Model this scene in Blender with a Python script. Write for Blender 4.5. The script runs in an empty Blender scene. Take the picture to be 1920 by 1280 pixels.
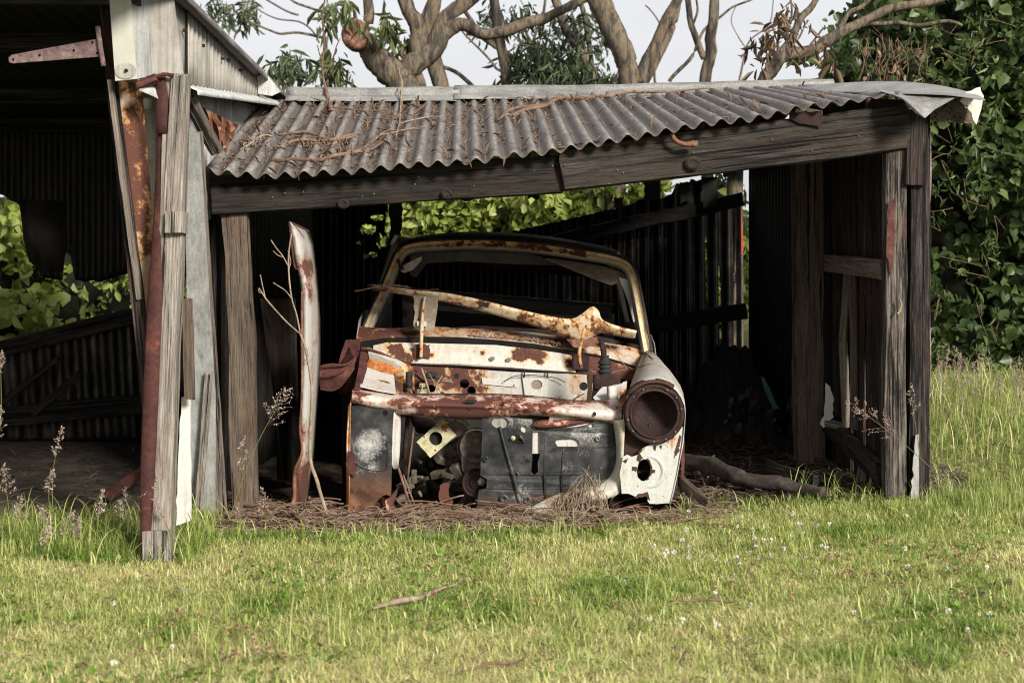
import bpy, bmesh, math, random
import numpy as np
from mathutils import Vector, Matrix, noise, Euler
from mathutils.geometry import tessellate_polygon
random.seed(7); rng = np.random.default_rng(7)
SC = bpy.context.scene
COL = SC.collection
F = 2667.0; CZ = 1.26
def P(px, py, Y): return Vector(((px-960)/F*Y, Y, CZ+(480-py)/F*Y))
def lerp(a, b, t): return a+(b-a)*t
def interp(x, pts):
    return float(np.interp(x, [p[0] for p in pts], [p[1] for p in pts]))
def N3(x, y, z, s=0): return noise.noise(Vector((x+s*13.1, y+s*7.7, z-s*3.3)))

# ------------------------------------------------------------------ nodes
class NT:
    def __init__(s, name):
        s.m = bpy.data.materials.new(name); s.m.use_nodes = True
        s.t = s.m.node_tree; s.n = s.t.nodes; s.n.clear()
        s.out = s.n.new('ShaderNodeOutputMaterial')
        s.b = s.n.new('ShaderNodeBsdfPrincipled')
        s.t.links.new(s.b.outputs[0], s.out.inputs[0])
        s.tc = s.n.new('ShaderNodeTexCoord')
    def L(s, a, b): s.t.links.new(a, b)
    def co(s, scale=(1,1,1), src='Object', off=(0,0,0)):
        m = s.n.new('ShaderNodeMapping'); s.L(s.tc.outputs[src], m.inputs[0])
        m.inputs['Scale'].default_value = scale; m.inputs['Location'].default_value = off
        return m.outputs[0]
    def noise(s, co, scale, detail=6, rough=.6, dist=0):
        n = s.n.new('ShaderNodeTexNoise'); s.L(co, n.inputs['Vector'])
        n.inputs['Scale'].default_value = scale; n.inputs['Detail'].default_value = detail
        n.inputs['Roughness'].default_value = rough; n.inputs['Distortion'].default_value = dist
        return n.outputs[0]
    def vor(s, co, scale, feat='F1'):
        n = s.n.new('ShaderNodeTexVoronoi'); s.L(co, n.inputs['Vector']); n.feature = feat
        n.inputs['Scale'].default_value = scale; return n.outputs[0]
    def ramp(s, f, stops, interp='LINEAR'):
        r = s.n.new('ShaderNodeValToRGB'); s.L(f, r.inputs[0]); r.color_ramp.interpolation = interp
        e = r.color_ramp.elements
        while len(e) < len(stops): e.new(0.5)
        for i, (p, c) in enumerate(stops):
            e[i].position = p; e[i].color = (c, c, c, 1) if isinstance(c, (int, float)) else (*c, 1)
        return r.outputs[0]
    def mix(s, f, a, b, mode='MIX'):
        m = s.n.new('ShaderNodeMix'); m.data_type = 'RGBA'; m.blend_type = mode
        for v, i in ((f, 0), (a, 6), (b, 7)):
            if isinstance(v, (int, float)): m.inputs[i].default_value = v if i == 0 else (v, v, v, 1)
            elif isinstance(v, tuple): m.inputs[i].default_value = (*v, 1)
            else: s.L(v, m.inputs[i])
        return m.outputs[2]
    def math(s, op, a, b=0.5):
        m = s.n.new('ShaderNodeMath'); m.operation = op
        for v, i in ((a, 0), (b, 1)):
            if isinstance(v, (int, float)): m.inputs[i].default_value = v
            else: s.L(v, m.inputs[i])
        return m.outputs[0]
    def bump(s, h, strength=.4, dist=.01):
        b = s.n.new('ShaderNodeBump'); s.L(h, b.inputs['Height'])
        b.inputs['Strength'].default_value = strength; b.inputs['Distance'].default_value = dist
        s.L(b.outputs[0], s.b.inputs['Normal'])
    def fin(s, col, rough=.7, metal=0, spec=.4):
        for v, k in ((col, 'Base Color'), (rough, 'Roughness'), (metal, 'Metallic'), (spec, 'Specular IOR Level')):
            if isinstance(v, (int, float)): s.b.inputs[k].default_value = v
            elif isinstance(v, tuple): s.b.inputs[k].default_value = (*v, 1)
            else: s.L(v, s.b.inputs[k])
        return s.m

def rusty(name, paint, amt, scale=7, dark=(.045,.016,.010), halo=(.36,.115,.025), dirt=.35, seed=0, hw=.07, rough=.45, spots=()):
    """peeling paint over rust: amt is how much of the surface has rusted through"""
    m = NT(name); c = m.co(off=(seed*3.1, seed, seed*1.7))
    n1 = m.noise(c, scale, 12, .74, .25); n2 = m.noise(c, scale*.28, 4, .6)
    f = m.math('ADD', m.math('MULTIPLY', n1, .55), m.math('MULTIPLY', n2, .45))
    t = .5+(.5-amt)*.34
    for (q, r, a) in spots:      # places where this panel has rusted (or kept its paint, a < 0)
        vm = m.n.new('ShaderNodeVectorMath'); vm.operation = 'DISTANCE'; m.L(m.tc.outputs['Object'], vm.inputs[0]); vm.inputs[1].default_value = q
        f = m.math('ADD', f, m.math('MULTIPLY', m.math('MAXIMUM', m.math('SUBTRACT', 1, m.math('DIVIDE', vm.outputs['Value'], r)), 0), a))
    rust = m.ramp(f, [(t-.004, 0), (t+.026, 1)]); hal = m.ramp(f, [(t-hw, 0), (t+.01, 1)])
    fine = m.noise(c, scale*9, 6, .7); speck = m.ramp(m.noise(c, scale*5, 3, .5), [(.70, 0), (.73, 1)])
    st = m.noise(m.co((14, 14, 1.2), off=(seed, 0, 0)), 3, 6, .7)
    paint = tuple(v*.78 for v in paint)
    p = m.mix(m.ramp(st, [(.42, 0), (.75, dirt)]), paint, (.22, .15, .08))
    p = m.mix(m.ramp(fine, [(.35, .25), (.6, 0)]), p, (.16, .13, .10))
    p = m.mix(hal, p, halo)
    run = m.math('MULTIPLY', m.ramp(m.noise(m.co((34, 34, 2.2), off=(seed*2, 1, 0)), 2.5, 6, .7), [(.50, 0), (.62, .85)]), m.ramp(f, [(t-.13, 0), (t-.02, 1)]))
    p = m.mix(run, p, tuple(x*.8 for x in halo))
    rc = m.ramp(fine, [(.3, dark), (.55, (.082, .031, .021)), (.75, (.20, .085, .048))])
    p = m.mix(m.math('MAXIMUM', rust, speck), p, rc)
    m.bump(m.math('SUBTRACT', m.math('MULTIPLY', fine, .3), rust), .55, .004)
    return m.fin(p, m.ramp(rust, [(0, rough), (1, .9)]), 0, .4)

def rustmat(name, cols, scale=10, rough=.85, seed=0, metal=0, stretch=(1,1,1)):
    m = NT(name); c = m.co(stretch, off=(seed, seed*2, seed*3))
    n = m.noise(c, scale, 9, .7, .3); n2 = m.noise(c, scale*10, 5, .7)
    st = [(.30+.42*i/(len(cols)-1), q) for i, q in enumerate(cols)]
    col = m.mix(m.ramp(n2, [(.35, .5), (.65, 0)]), m.ramp(n, st), tuple(x*.35 for x in cols[0]))
    m.bump(m.math('ADD', n, m.math('MULTIPLY', n2, .5)), .5, .004)
    return m.fin(col, rough, metal, .3)

def wood(name, dark, light, warm=None, scale=1., seed=0, rough=.9, contrast=(.33, .66), nails=False):
    """grain runs along local X"""
    m = NT(name); c = m.co((1.6, 60, 60), off=(seed, seed*5, 0)); c2 = m.co((.8, 9, 9), off=(seed*2, 0, seed))
    g = m.noise(c, 1.6*scale, 8, .7, .4); g2 = m.noise(c2, 2.2*scale, 5, .6, .8)
    f = m.math('ADD', m.math('MULTIPLY', g, .55), m.math('MULTIPLY', g2, .45))
    col = m.ramp(f, [(contrast[0], dark), (contrast[1], light)])
    if warm: col = m.mix(m.ramp(m.noise(m.co((1.5, 6, 6), off=(9+seed, 0, 0)), 2.5, 4), [(.5, 0), (.7, .75)]), col, warm)
    fib = m.noise(m.co((5, 230, 230), off=(seed, 1, 2)), 1.5, 5, .8)
    col = m.mix(m.ramp(fib, [(.38, .75), (.52, 0)]), col, tuple(x*.5 for x in dark)); col = m.mix(m.ramp(fib, [(.55, 0), (.72, .5)]), col, tuple(min(.6, x*1.5) for x in light))
    crack = m.ramp(m.noise(m.co((.6, 42, 42), off=(seed, 3, 3)), 1.3, 8, .65, .3), [(.58, 0), (.61, 1)])
    col = m.mix(crack, col, tuple(x*.22 for x in dark))
    m.bump(m.math('SUBTRACT', m.math('ADD', f, m.math('MULTIPLY', fib, .4)), crack), .9, .006)
    return m.fin(col, rough, 0, .25)

M = {}
M['white'] = rusty('car_white', (.60, .585, .53), .33, 9, seed=1)
M['white_clean'] = rusty('car_white_clean', (.62, .61, .56), .10, 8, seed=2, dirt=.2)
M['white_rusty'] = rusty('car_white_rusty', (.74, .68, .62), .68, 13, halo=(.34, .12, .06), dark=(.07, .02, .018), seed=3)
M['white_fender'] = rusty('car_fender_paint', (.55, .58, .52), .10, 11, seed=5, dirt=.25)
M['fender_top'] = rusty('car_fender_top', (.46, .45, .44), .22, 8, seed=6, dirt=.6, halo=(.25, .16, .12))
M['cream'] = rusty('car_cream_rust', (.62, .55, .38), .45, 8, halo=(.50, .20, .04), seed=8)
M['gold'] = rusty('car_gold_rust', (.46, .33, .17), .50, 14, halo=(.42, .19, .04), dark=(.05, .02, .01), seed=9)
M['orange'] = rustmat('orange_rust', [(.06, .02, .01), (.40, .13, .03), (.58, .30, .12), (.7, .6, .48)], 6, seed=2)
M['primer'] = rustmat('red_primer_rust', [(.035, .012, .011), (.105, .036, .028), (.20, .085, .068)], 9, seed=4)
M['darkrust'] = rustmat('dark_rust', [(.010, .006, .006), (.030, .015, .013), (.075, .034, .026)], 16, seed=5)
M['oldroof'] = rustmat('car_roof_brown', [(.022, .016, .013), (.060, .045, .036), (.12, .095, .075)], 5, .5, seed=3)
M['black'] = rustmat('shade_black_metal', [(.008, .007, .006), (.016, .013, .011), (.035, .026, .02)], 12, .8, seed=6)  # near-black metal; shade of cabin, gaps and holes is put into the colour
M['rubber'] = rustmat('rubber', [(.012, .012, .012), (.025, .025, .024), (.04, .04, .038)], 20, .75, seed=7)
M['alloy'] = rustmat('engine_alloy', [(.16, .14, .08), (.50, .46, .28), (.68, .62, .42)], 22, .6, seed=8)
M['alloydark'] = rustmat('engine_block_metal', [(.025, .022, .017), (.12, .10, .075), (.28, .22, .15)], 18, .7, seed=9)
M['glovetan'] = rustmat('headlining_tan', [(.14, .11, .08), (.28, .22, .16), (.36, .30, .23)], 7, .8, seed=11)
# charcoal panel: grey metal with pale bloom and rust at the foot
def charcoal(name, zlo, seed, blooms=()):
    m = NT(name); c = m.co(off=(seed, 0, seed))
    n = m.noise(c, 9, 8, .65, .2); n2 = m.noise(c, 2.6, 4, .6); f = m.noise(c, 110, 4, .7)
    col = m.ramp(n, [(.36, (.007, .008, .008)), (.52, (.030, .031, .031)), (.70, (.095, .093, .088))])
    col = m.mix(m.ramp(m.math('ADD', m.math('MULTIPLY', n2, .8), m.math('MULTIPLY', f, .3)), [(.585, 0), (.70, .8)]), col, (.36, .35, .33))
    for q, rr_, a_ in blooms:
        vm = m.n.new('ShaderNodeVectorMath'); vm.operation = 'DISTANCE'; m.L(m.tc.outputs['Object'], vm.inputs[0]); vm.inputs[1].default_value = q
        k_ = m.math('MULTIPLY', m.math('MAXIMUM', m.math('SUBTRACT', 1, m.math('DIVIDE', vm.outputs['Value'], rr_)), 0), a_)
        col = m.mix(m.ramp(m.math('ADD', m.math('ADD', m.math('MULTIPLY', f, .45), m.math('MULTIPLY', n, .55)), k_), [(.66, 0), (.95, .95)]), col, (.55, .54, .51))
    g = m.n.new('ShaderNodeSeparateXYZ'); m.L(m.tc.outputs['Object'], g.inputs[0])
    z = m.math('ADD', g.outputs[2], m.math('MULTIPLY', n, .35))
    rm = m.ramp(z, [(zlo, 1), (zlo+.15, 0)])
    col = m.mix(m.math('MULTIPLY', rm, .8), col, m.ramp(n, [(.35, (.07, .03, .018)), (.6, (.27, .12, .055))]))
    sp = m.ramp(m.noise(c, 26, 5, .7), [(.66, 0), (.72, 1)])
    col = m.mix(m.math('MULTIPLY', sp, .7), col, (.17, .065, .03))
    m.bump(n, .5, .006)
    return m.fin(col, .48, .35, .5)
M['charcoal'] = charcoal('charcoal_sheet_metal', .24, 1, [(P(695, 835, 7.07), .13, .42), (P(700, 876, 7.07), .06, .3)])
M['charcoal2'] = charcoal('charcoal_baffle_metal', .10, 4, [(P(985, 930, 7.09), .14, .22), (P(1060, 880, 7.08), .12, .2), (P(1120, 820, 7.08), .06, .25), (P(940, 880, 7.08), .10, .14)])
# woods
M['w_beam'] = wood('old_beam_wood', (.006, .005, .004), (.055, .046, .038), (.034, .022, .015), seed=1, contrast=(.40, .70))
M['w_beam2'] = wood('old_beam_wood_pale', (.006, .005, .0045), (.090, .075, .062), (.045, .030, .020), seed=2, contrast=(.40, .72))
M['w_grey'] = wood('weathered_grey_wood', (.060, .050, .042), (.36, .32, .275), (.19, .14, .105), seed=3, contrast=(.36, .60))
M['w_grey2'] = wood('weathered_board_wood', (.045, .037, .030), (.27, .23, .19), (.17, .115, .08), seed=4, contrast=(.36, .62))
M['w_brown'] = wood('brown_post_wood', (.030, .023, .018), (.17, .13, .10), (.12, .07, .04), seed=5)
M['w_dark'] = wood('tarred_wood', (.005, .0045, .004), (.13, .11, .095), (.05, .020, .017), seed=6, contrast=(.48, .76))
M['w_plank'] = wood('dark_plank_wood', (.007, .005, .0045), (.19, .145, .115), (.10, .035, .025), seed=7, contrast=(.48, .76))
M['w_postR'] = wood('charred_post_wood', (.012, .010, .009), (.30, .26, .22), (.09, .05, .035), seed=8, contrast=(.45, .70))
# iron sheets
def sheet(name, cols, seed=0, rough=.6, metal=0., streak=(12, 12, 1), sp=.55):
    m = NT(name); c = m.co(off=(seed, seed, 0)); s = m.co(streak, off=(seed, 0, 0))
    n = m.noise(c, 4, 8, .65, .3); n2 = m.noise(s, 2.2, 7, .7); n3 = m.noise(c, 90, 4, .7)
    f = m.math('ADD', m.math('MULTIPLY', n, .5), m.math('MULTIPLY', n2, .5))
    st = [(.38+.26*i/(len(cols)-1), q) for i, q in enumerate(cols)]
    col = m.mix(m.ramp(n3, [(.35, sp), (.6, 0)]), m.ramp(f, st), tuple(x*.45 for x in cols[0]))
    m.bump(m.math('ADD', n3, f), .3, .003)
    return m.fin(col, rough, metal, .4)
def roofmat():
    m = NT('roof_iron'); c = m.co(); n = m.noise(c, 5, 8, .65, .3); n2 = m.noise(m.co((30, 1.5, 30)), 2.4, 6, .7); n3 = m.noise(c, 80, 5, .75)
    f = m.math('ADD', m.math('MULTIPLY', n, .5), m.math('MULTIPLY', n2, .5))
    col = m.ramp(f, [(.38, (.060, .050, .042)), (.52, (.17, .152, .136)), (.66, (.34, .315, .29))])
    a = m.n.new('ShaderNodeAttribute'); a.attribute_name = 'dirt'  # valley dirt, also darkening the troughs to paint shade between ribs
    d = m.math('ADD', a.outputs['Fac'], m.math('MULTIPLY', m.math('SUBTRACT', n, .5), 1.3))
    col = m.mix(m.ramp(d, [(.30, 0), (.75, .92)]), col, m.mix(m.ramp(n3, [(.4, 0), (.6, 1)]), (.040, .032, .026), (.10, .08, .065)))
    col = m.mix(m.ramp(n3, [(.36, .35), (.55, 0)]), col, (.06, .052, .045))
    m.bump(m.math('ADD', n3, n), .5, .004); return m.fin(col, .62, 0, .4)
M['roof'] = roofmat()
M['cap'] = sheet('ridge_cap_metal', [(.12, .115, .105), (.24, .235, .22), (.33, .32, .30)], 2, .5, .15, (2, 14, 14))
M['clad'] = sheet('fibro_cladding', [(.17, .155, .135), (.30, .28, .245), (.40, .38, .335)], 3, .8, sp=.2, streak=(25, 25, 1))
M['fascia'] = sheet('cream_fascia', [(.36, .35, .30), (.42, .41, .35), (.46, .45, .39)], 4, .45, sp=.05)
M['flash'] = sheet('white_flashing', [(.30, .30, .29), (.52, .52, .50), (.64, .64, .62)], 5, .5)
M['iron_dark'] = sheet('interior_shade_iron', [(.007, .006, .005), (.020, .017, .015), (.045, .04, .035)], 6, .5, .3)  # darkened iron; interior shade is put into the colour
M['iron_mid'] = sheet('dull_iron', [(.02, .019, .018), (.06, .057, .052), (.13, .12, .11)], 7, .42, .5)
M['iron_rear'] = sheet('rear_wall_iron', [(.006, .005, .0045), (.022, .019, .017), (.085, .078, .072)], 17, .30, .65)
M['pale_board'] = sheet('pale_fibro_board', [(.15, .15, .14), (.28, .28, .265), (.38, .38, .365)], 8, .7, sp=.25, streak=(25, 25, 1))
M['white_board'] = sheet('white_board', [(.42, .40, .36), (.58, .56, .51), (.66, .64, .60)], 9, .6, sp=.15, streak=(25, 25, 1))
M['rust_sheet'] = rusty('rust_streaked_sheet', (.62, .58, .47), .52, 8, dark=(.10, .035, .018), halo=(.42, .20, .07), hw=.09, seed=11, dirt=.6)
M['cream_sheet'] = rusty('cream_sheet', (.48, .46, .38), .22, 6, seed=12, dirt=.5)
M['channel'] = rustmat('rusted_channel_steel', [(.022, .009, .009), (.050, .017, .015), (.085, .028, .022), (.22, .075, .035)], 5, .8, seed=13)
M['hinge'] = rustmat('pitted_hinge_steel', [(.07, .045, .045), (.20, .13, .125), (.36, .27, .26)], 45, .8, seed=14)
M['crumple'] = rustmat('crumpled_rust_iron', [(.07, .025, .018), (.22, .095, .055), (.42, .28, .19)], 14, .7, seed=15)
M['edge_pink'] = rustmat('side_sheet_edge', [(.09, .05, .05), (.22, .15, .15), (.32, .24, .24)], 7, .7, seed=16)
M['twig'] = rustmat('twig_bark', [(.05, .03, .02), (.20, .12, .08), (.33, .22, .15)], 20, .9, seed=17)
M['twigpale'] = rustmat('dry_stem', [(.12, .09, .06), (.30, .23, .16), (.45, .36, .26)], 20, .9, seed=18)
M['logbark'] = rustmat('log_bark', [(.018, .014, .011), (.060, .048, .039), (.12, .098, .08)], 24, .95, seed=19)
M['plastic'] = rustmat('teal_plastic', [(.02, .06, .065), (.05, .14, .15), (.10, .22, .22)], 8, .5, seed=20)
M['red_tape'] = rustmat('red_paint', [(.35, .015, .015), (.55, .03, .03), (.6, .05, .05)], 8, .5, seed=21)

def leafmat(name, dark, mid, light, trans=.35, rough=.5):
    m = NT(name)
    a = m.n.new('ShaderNodeAttribute'); a.attribute_name = 'var'
    oi = m.n.new('ShaderNodeObjectInfo')
    v = m.math('FRACT', m.math('ADD', a.outputs['Fac'], m.math('MULTIPLY', oi.outputs['Random'], .35)))
    col = m.ramp(v, [(.05, dark), (.5, mid), (.97, light)])
    m.fin(col, rough, 0, .35)
    t = m.n.new('ShaderNodeBsdfTranslucent'); m.L(col, t.inputs[0])
    mx = m.n.new('ShaderNodeMixShader'); mx.inputs[0].default_value = trans
    m.L(m.b.outputs[0], mx.inputs[1]); m.L(t.outputs[0], mx.inputs[2]); m.L(mx.outputs[0], m.out.inputs[0])
    return m.m
M['vine'] = leafmat('vine_leaf', (.022, .042, .014), (.105, .155, .048), (.42, .46, .19), .38, .36)
M['shrub'] = leafmat('shrub_leaf', (.07, .10, .018), (.28, .34, .07), (.66, .68, .28), .48, .45)
M['gum'] = leafmat('gum_leaf', (.03, .045, .022), (.085, .11, .055), (.20, .23, .12), .35, .5)
M['gum_light'] = leafmat('gum_leaf_fresh', (.035, .055, .015), (.10, .125, .045), (.24, .26, .11), .4, .5)
M['deadleaf'] = leafmat('dead_leaf', (.07, .045, .03), (.17, .11, .07), (.38, .28, .17), .15, .8)
M['grass'] = leafmat('grass_blade', (.125, .18, .035), (.39, .45, .115), (.80, .77, .40), .4, .5)
M['grass_dry'] = leafmat('grass_blade_dry', (.25, .27, .06), (.63, .59, .26), (.88, .79, .47), .35, .6)
M['grass_lush'] = leafmat('grass_blade_lush', (.06, .12, .016), (.17, .27, .04), (.36, .45, .10), .35, .45)
M['seed'] = leafmat('seed_head', (.28, .19, .165), (.52, .39, .34), (.74, .60, .53), .4, .8)
M['stem'] = leafmat('grass_stem', (.10, .13, .04), (.22, .25, .08), (.36, .34, .15), .2, .6)
M['straw'] = leafmat('straw', (.10, .070, .045), (.26, .19, .125), (.50, .40, .28), .15, .8)
M['clover'] = leafmat('clover_petal', (.45, .40, .33), (.66, .62, .54), (.8, .78, .70), .3, .7)
M['clover_brown'] = leafmat('clover_petal_withered', (.16, .105, .05), (.36, .25, .13), (.50, .38, .22), .2, .8)

def barkmat():
    m = NT('gum_bark'); c = m.co((1, 1, .22))
    n = m.noise(c, 7, 8, .68, 1.2); n2 = m.noise(m.co((1, 1, .22)), 22, 8, .75)
    col = m.ramp(n, [(.38, (.025, .021, .018)), (.455, (.070, .060, .050)), (.475, (.125, .090, .052)), (.54, (.165, .13, .088)), (.56, (.085, .074, .06)), (.66, (.045, .04, .033))])
    col = m.mix(m.ramp(n2, [(.52, 0), (.58, .85)]), col, (.045, .034, .027))
    m.bump(n2, .6, .02); return m.fin(col, .85, 0, .25)
M['bark'] = barkmat()
M['bark_rough'] = rustmat('rough_bark', [(.035, .028, .024), (.14, .11, .095), (.26, .21, .18)], 9, .95, seed=22, stretch=(1, 1, 1))
M['cutwood'] = rustmat('cut_wood', [(.05, .02, .015), (.20, .09, .06), (.42, .30, .22)], 8, .9, seed=23)

# ------------------------------------------------------------------ objects
def tag(o, label=None, cat=None, group=None, kind=None):
    if label: o['label'] = label
    if cat: o['category'] = cat
    if group: o['group'] = group
    if kind: o['kind'] = kind
    return o
def root(name, loc, label, cat, group=None):
    o = bpy.data.objects.new(name, None); COL.objects.link(o); o.location = loc; o.empty_display_size = .1
    return tag(o, label, cat, group)
def link(o, parent=None, Mx=None):
    COL.objects.link(o)
    if parent is not None:
        o.parent = parent; w = Matrix.Identity(4); q = parent
        chain = []
        while q is not None: chain.append(q); q = q.parent
        for q in reversed(chain): w = w @ q.matrix_parent_inverse @ q.matrix_basis
        o.matrix_parent_inverse = w.inverted()
    if Mx is not None: o.matrix_basis = Mx
    return o
def mk(name, verts, faces, mat, parent=None, smooth=False, Mx=None, solid=0, bevel=0, label=None, jitter=0):
    me = bpy.data.meshes.new(name); me.from_pydata([tuple(v) for v in verts], [], faces)
    me.materials.append(M[mat] if isinstance(mat, str) else mat)
    if smooth: me.polygons.foreach_set('use_smooth', [True]*len(me.polygons))
    me.update(); o = bpy.data.objects.new(name, me); link(o, parent, Mx)
    if solid:
        s = o.modifiers.new('s', 'SOLIDIFY'); s.thickness = solid; s.offset = 0
    if bevel:
        b = o.modifiers.new('b', 'BEVEL'); b.width = bevel; b.segments = 1; b.limit_method = 'ANGLE'
    if label: o['label'] = label
    return o
def recalc(o):
    bm = bmesh.new(); bm.from_mesh(o.data); bmesh.ops.recalc_face_normals(bm, faces=bm.faces); bm.to_mesh(o.data); bm.free(); return o

def beam(name, p0, p1, w, d, mat, parent=None, up=(0, 0, 1), jit=.004, segs=None, taper=1., twist=0, label=None, split=0):
    """sawn timber from p0 to p1; w = size across (local Z), d = depth (local Y); grain runs along local X"""
    p0 = Vector(p0); p1 = Vector(p1); X = (p1-p0); Ln = X.length; X.normalize(); U = Vector(up)
    Yv = U.cross(X).normalized(); Z = X.cross(Yv)
    Mx = Matrix(((X.x, Yv.x, Z.x, p0.x), (X.y, Yv.y, Z.y, p0.y), (X.z, Yv.z, Z.z, p0.z), (0, 0, 0, 1)))
    n = segs or max(3, int(Ln/.09)); V = []; Fc = []; sd = random.random()*90
    prof = [(-1, -1), (-.33, -1), (.33, -1), (1, -1), (1, -.2), (1, .4), (1, 1), (.33, 1), (-.33, 1), (-1, 1), (-1, .3), (-1, -.3)]
    for i in range(n+1):
        t = i/n; k = lerp(1, taper, t); x = t*Ln
        for j, (a, b) in enumerate(prof):
            cx = .93 if abs(a) == 1 and abs(b) == 1 else 1
            y = a*d/2*k*cx+N3(x*5, j*3.3, sd)*jit; z = b*w/2*k*cx+N3(x*5, j*2.1, sd+20)*jit+N3(x*1.2, 0, sd)*jit*1.5
            ex = 0
            if i in (0, n): ex = N3(j*2.7, i, sd)*jit*2.5+(N3(j*9.7, i, sd+3)*split)
            V.append((x+ex, y, z))
    m = len(prof)
    for i in range(n):
        for j in range(m): Fc.append((i*m+j, i*m+(j+1) % m, (i+1)*m+(j+1) % m, (i+1)*m+j))
    Fc.append(tuple(range(m-1, -1, -1))); Fc.append(tuple(n*m+j for j in range(m)))
    o = mk(name, V, Fc, mat, parent, Mx=Mx, label=label); recalc(o); return o

def jag(pts, amp, step, seed=0, skip=()):
    out = []; n = len(pts)
    for i in range(n):
        a = Vector((pts[i][0], pts[i][1])); b = Vector((pts[(i+1) % n][0], pts[(i+1) % n][1]))
        L = (b-a).length; out.append((a.x, a.y))
        if i in skip: continue
        k = max(1, int(L/step)); nr = Vector((-(b-a).y, (b-a).x))/max(L, 1e-6)
        for j in range(1, k):
            q = a.lerp(b, j/k)+nr*(N3(j*1.9+i*7.3, seed, 0)*2*amp); out.append((q.x, q.y))
    return out
def ell(cx, cy, rx, ry, n=16, rot=0):
    return [(cx+rx*math.cos(t)*math.cos(rot)-ry*math.sin(t)*math.sin(rot), cy+rx*math.cos(t)*math.sin(rot)+ry*math.sin(t)*math.cos(rot)) for t in [2*math.pi*i/n for i in range(n)]]
def plate(name, outline, Y, mat, parent=None, holes=(), th=.004, label=None, conv=P, smooth=False):
    """cut sheet: outline and holes traced as real edges, at depth Y (number or function)"""
    Yf = Y if callable(Y) else (lambda a, b: Y)
    loops = [list(outline)]+[list(h) for h in holes]; flat = [p for l in loops for p in l]
    tris = tessellate_polygon([[Vector((p[0], p[1], 0)) for p in l] for l in loops])
    A = [conv(p[0], p[1], Yf(p[0], p[1])) for p in flat]; n = len(A)
    V = A+[a+Vector((0, th, 0)) for a in A]
    Fc = [tuple(t) for t in tris]+[tuple(i+n for i in reversed(t)) for t in tris]
    k = 0
    for l in loops:
        m = len(l)
        for i in range(m): Fc.append((k+i, k+(i+1) % m, n+k+(i+1) % m, n+k+i))
        k += m
    o = mk(name, V, Fc, mat, parent, label=label); recalc(o); return o
def loft(name, rows, mat, parent=None, solid=.003, closed=False, label=None, smooth=True, sub=0, seed=None, amp=0):
    n = len(rows[0]); V = [Vector(p) for r in rows for p in r]; Fc = []
    for i in range(len(rows)-1):
        for j in range(n if closed else n-1): Fc.append((i*n+j, i*n+(j+1) % n, (i+1)*n+(j+1) % n, (i+1)*n+j))
    o = mk(name, V, Fc, mat, parent, smooth=smooth, label=label)
    if sub:
        s = o.modifiers.new('u', 'SUBSURF'); s.levels = sub; s.render_levels = sub
    if solid:
        s = o.modifiers.new('s', 'SOLIDIFY'); s.thickness = solid; s.offset = 0
    return o
def tube_data(pts, rads, n=8, rough=0, seed=0, cap=True):
    V = []; Fc = []; K = len(pts); pts = [Vector(p) for p in pts]
    ref = Vector((.13, .21, .97))
    for i, p in enumerate(pts):
        t = (pts[min(i+1, K-1)]-pts[max(i-1, 0)]).normalized()
        if abs(t.dot(ref)) > .95: ref = Vector((.9, .3, .1))
        a = t.cross(ref).normalized(); b = t.cross(a)
        for j in range(n):
            an = 2*math.pi*j/n; r = rads[i]*(1+rough*N3(i*.6, math.cos(an)*1.5, math.sin(an)*1.5+seed))
            V.append(p+a*math.cos(an)*r+b*math.sin(an)*r)
    for i in range(K-1):
        for j in range(n): Fc.append((i*n+j, i*n+(j+1) % n, (i+1)*n+(j+1) % n, (i+1)*n+j))
    if cap: Fc.append(tuple(range(n-1, -1, -1))); Fc.append(tuple((K-1)*n+j for j in range(n)))
    return V, Fc
def smoothline(pts, rads, k=5, wob=0, seed=0):
    P_ = []; R_ = []; n = len(pts); pts = [Vector(p) for p in pts]
    for i in range(n-1):
        p0 = pts[max(i-1, 0)]; p1 = pts[i]; p2 = pts[i+1]; p3 = pts[min(i+2, n-1)]
        for j in range(k):
            t = j/k; q = .5*((2*p1)+(p2-p0)*t+(2*p0-5*p1+4*p2-p3)*t*t+(3*p1-p0-3*p2+p3)*t**3)
            if wob: q += Vector((N3(i+t, 0, seed), N3(i+t, 5, seed), N3(i+t, 9, seed)))*wob
            P_.append(q); R_.append(lerp(rads[i], rads[i+1], t))
    P_.append(pts[-1]); R_.append(rads[-1]); return P_, R_
class MB:
    def __init__(s): s.V = []; s.F = []
    def add(s, d): k = len(s.V); s.V += list(d[0]); s.F += [tuple(i+k for i in f) for f in d[1]]; return s
    def tube(s, pts, rads, n=8, k=5, wob=0, rough=0, seed=0):
        if isinstance(rads, (int, float)): rads = [rads]*len(pts)
        if k > 1: pts, rads = smoothline(pts, rads, k, wob, seed)
        return s.add(tube_data(pts, rads, n, rough, seed))
    def box(s, c, sx, sy, sz, rot=None):
        v = [Vector((a*sx/2, b*sy/2, d*sz/2)) for a in (-1, 1) for b in (-1, 1) for d in (-1, 1)]
        if rot is not None: v = [rot @ q for q in v]
        return s.add(([q+Vector(c) for q in v], [(0, 1, 3, 2), (4, 6, 7, 5), (0, 4, 5, 1), (2, 3, 7, 6), (0, 2, 6, 4), (1, 5, 7, 3)]))
    def build(s, name, mat, parent=None, smooth=True, **kw): return mk(name, s.V, s.F, mat, parent, smooth=smooth, **kw)
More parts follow.
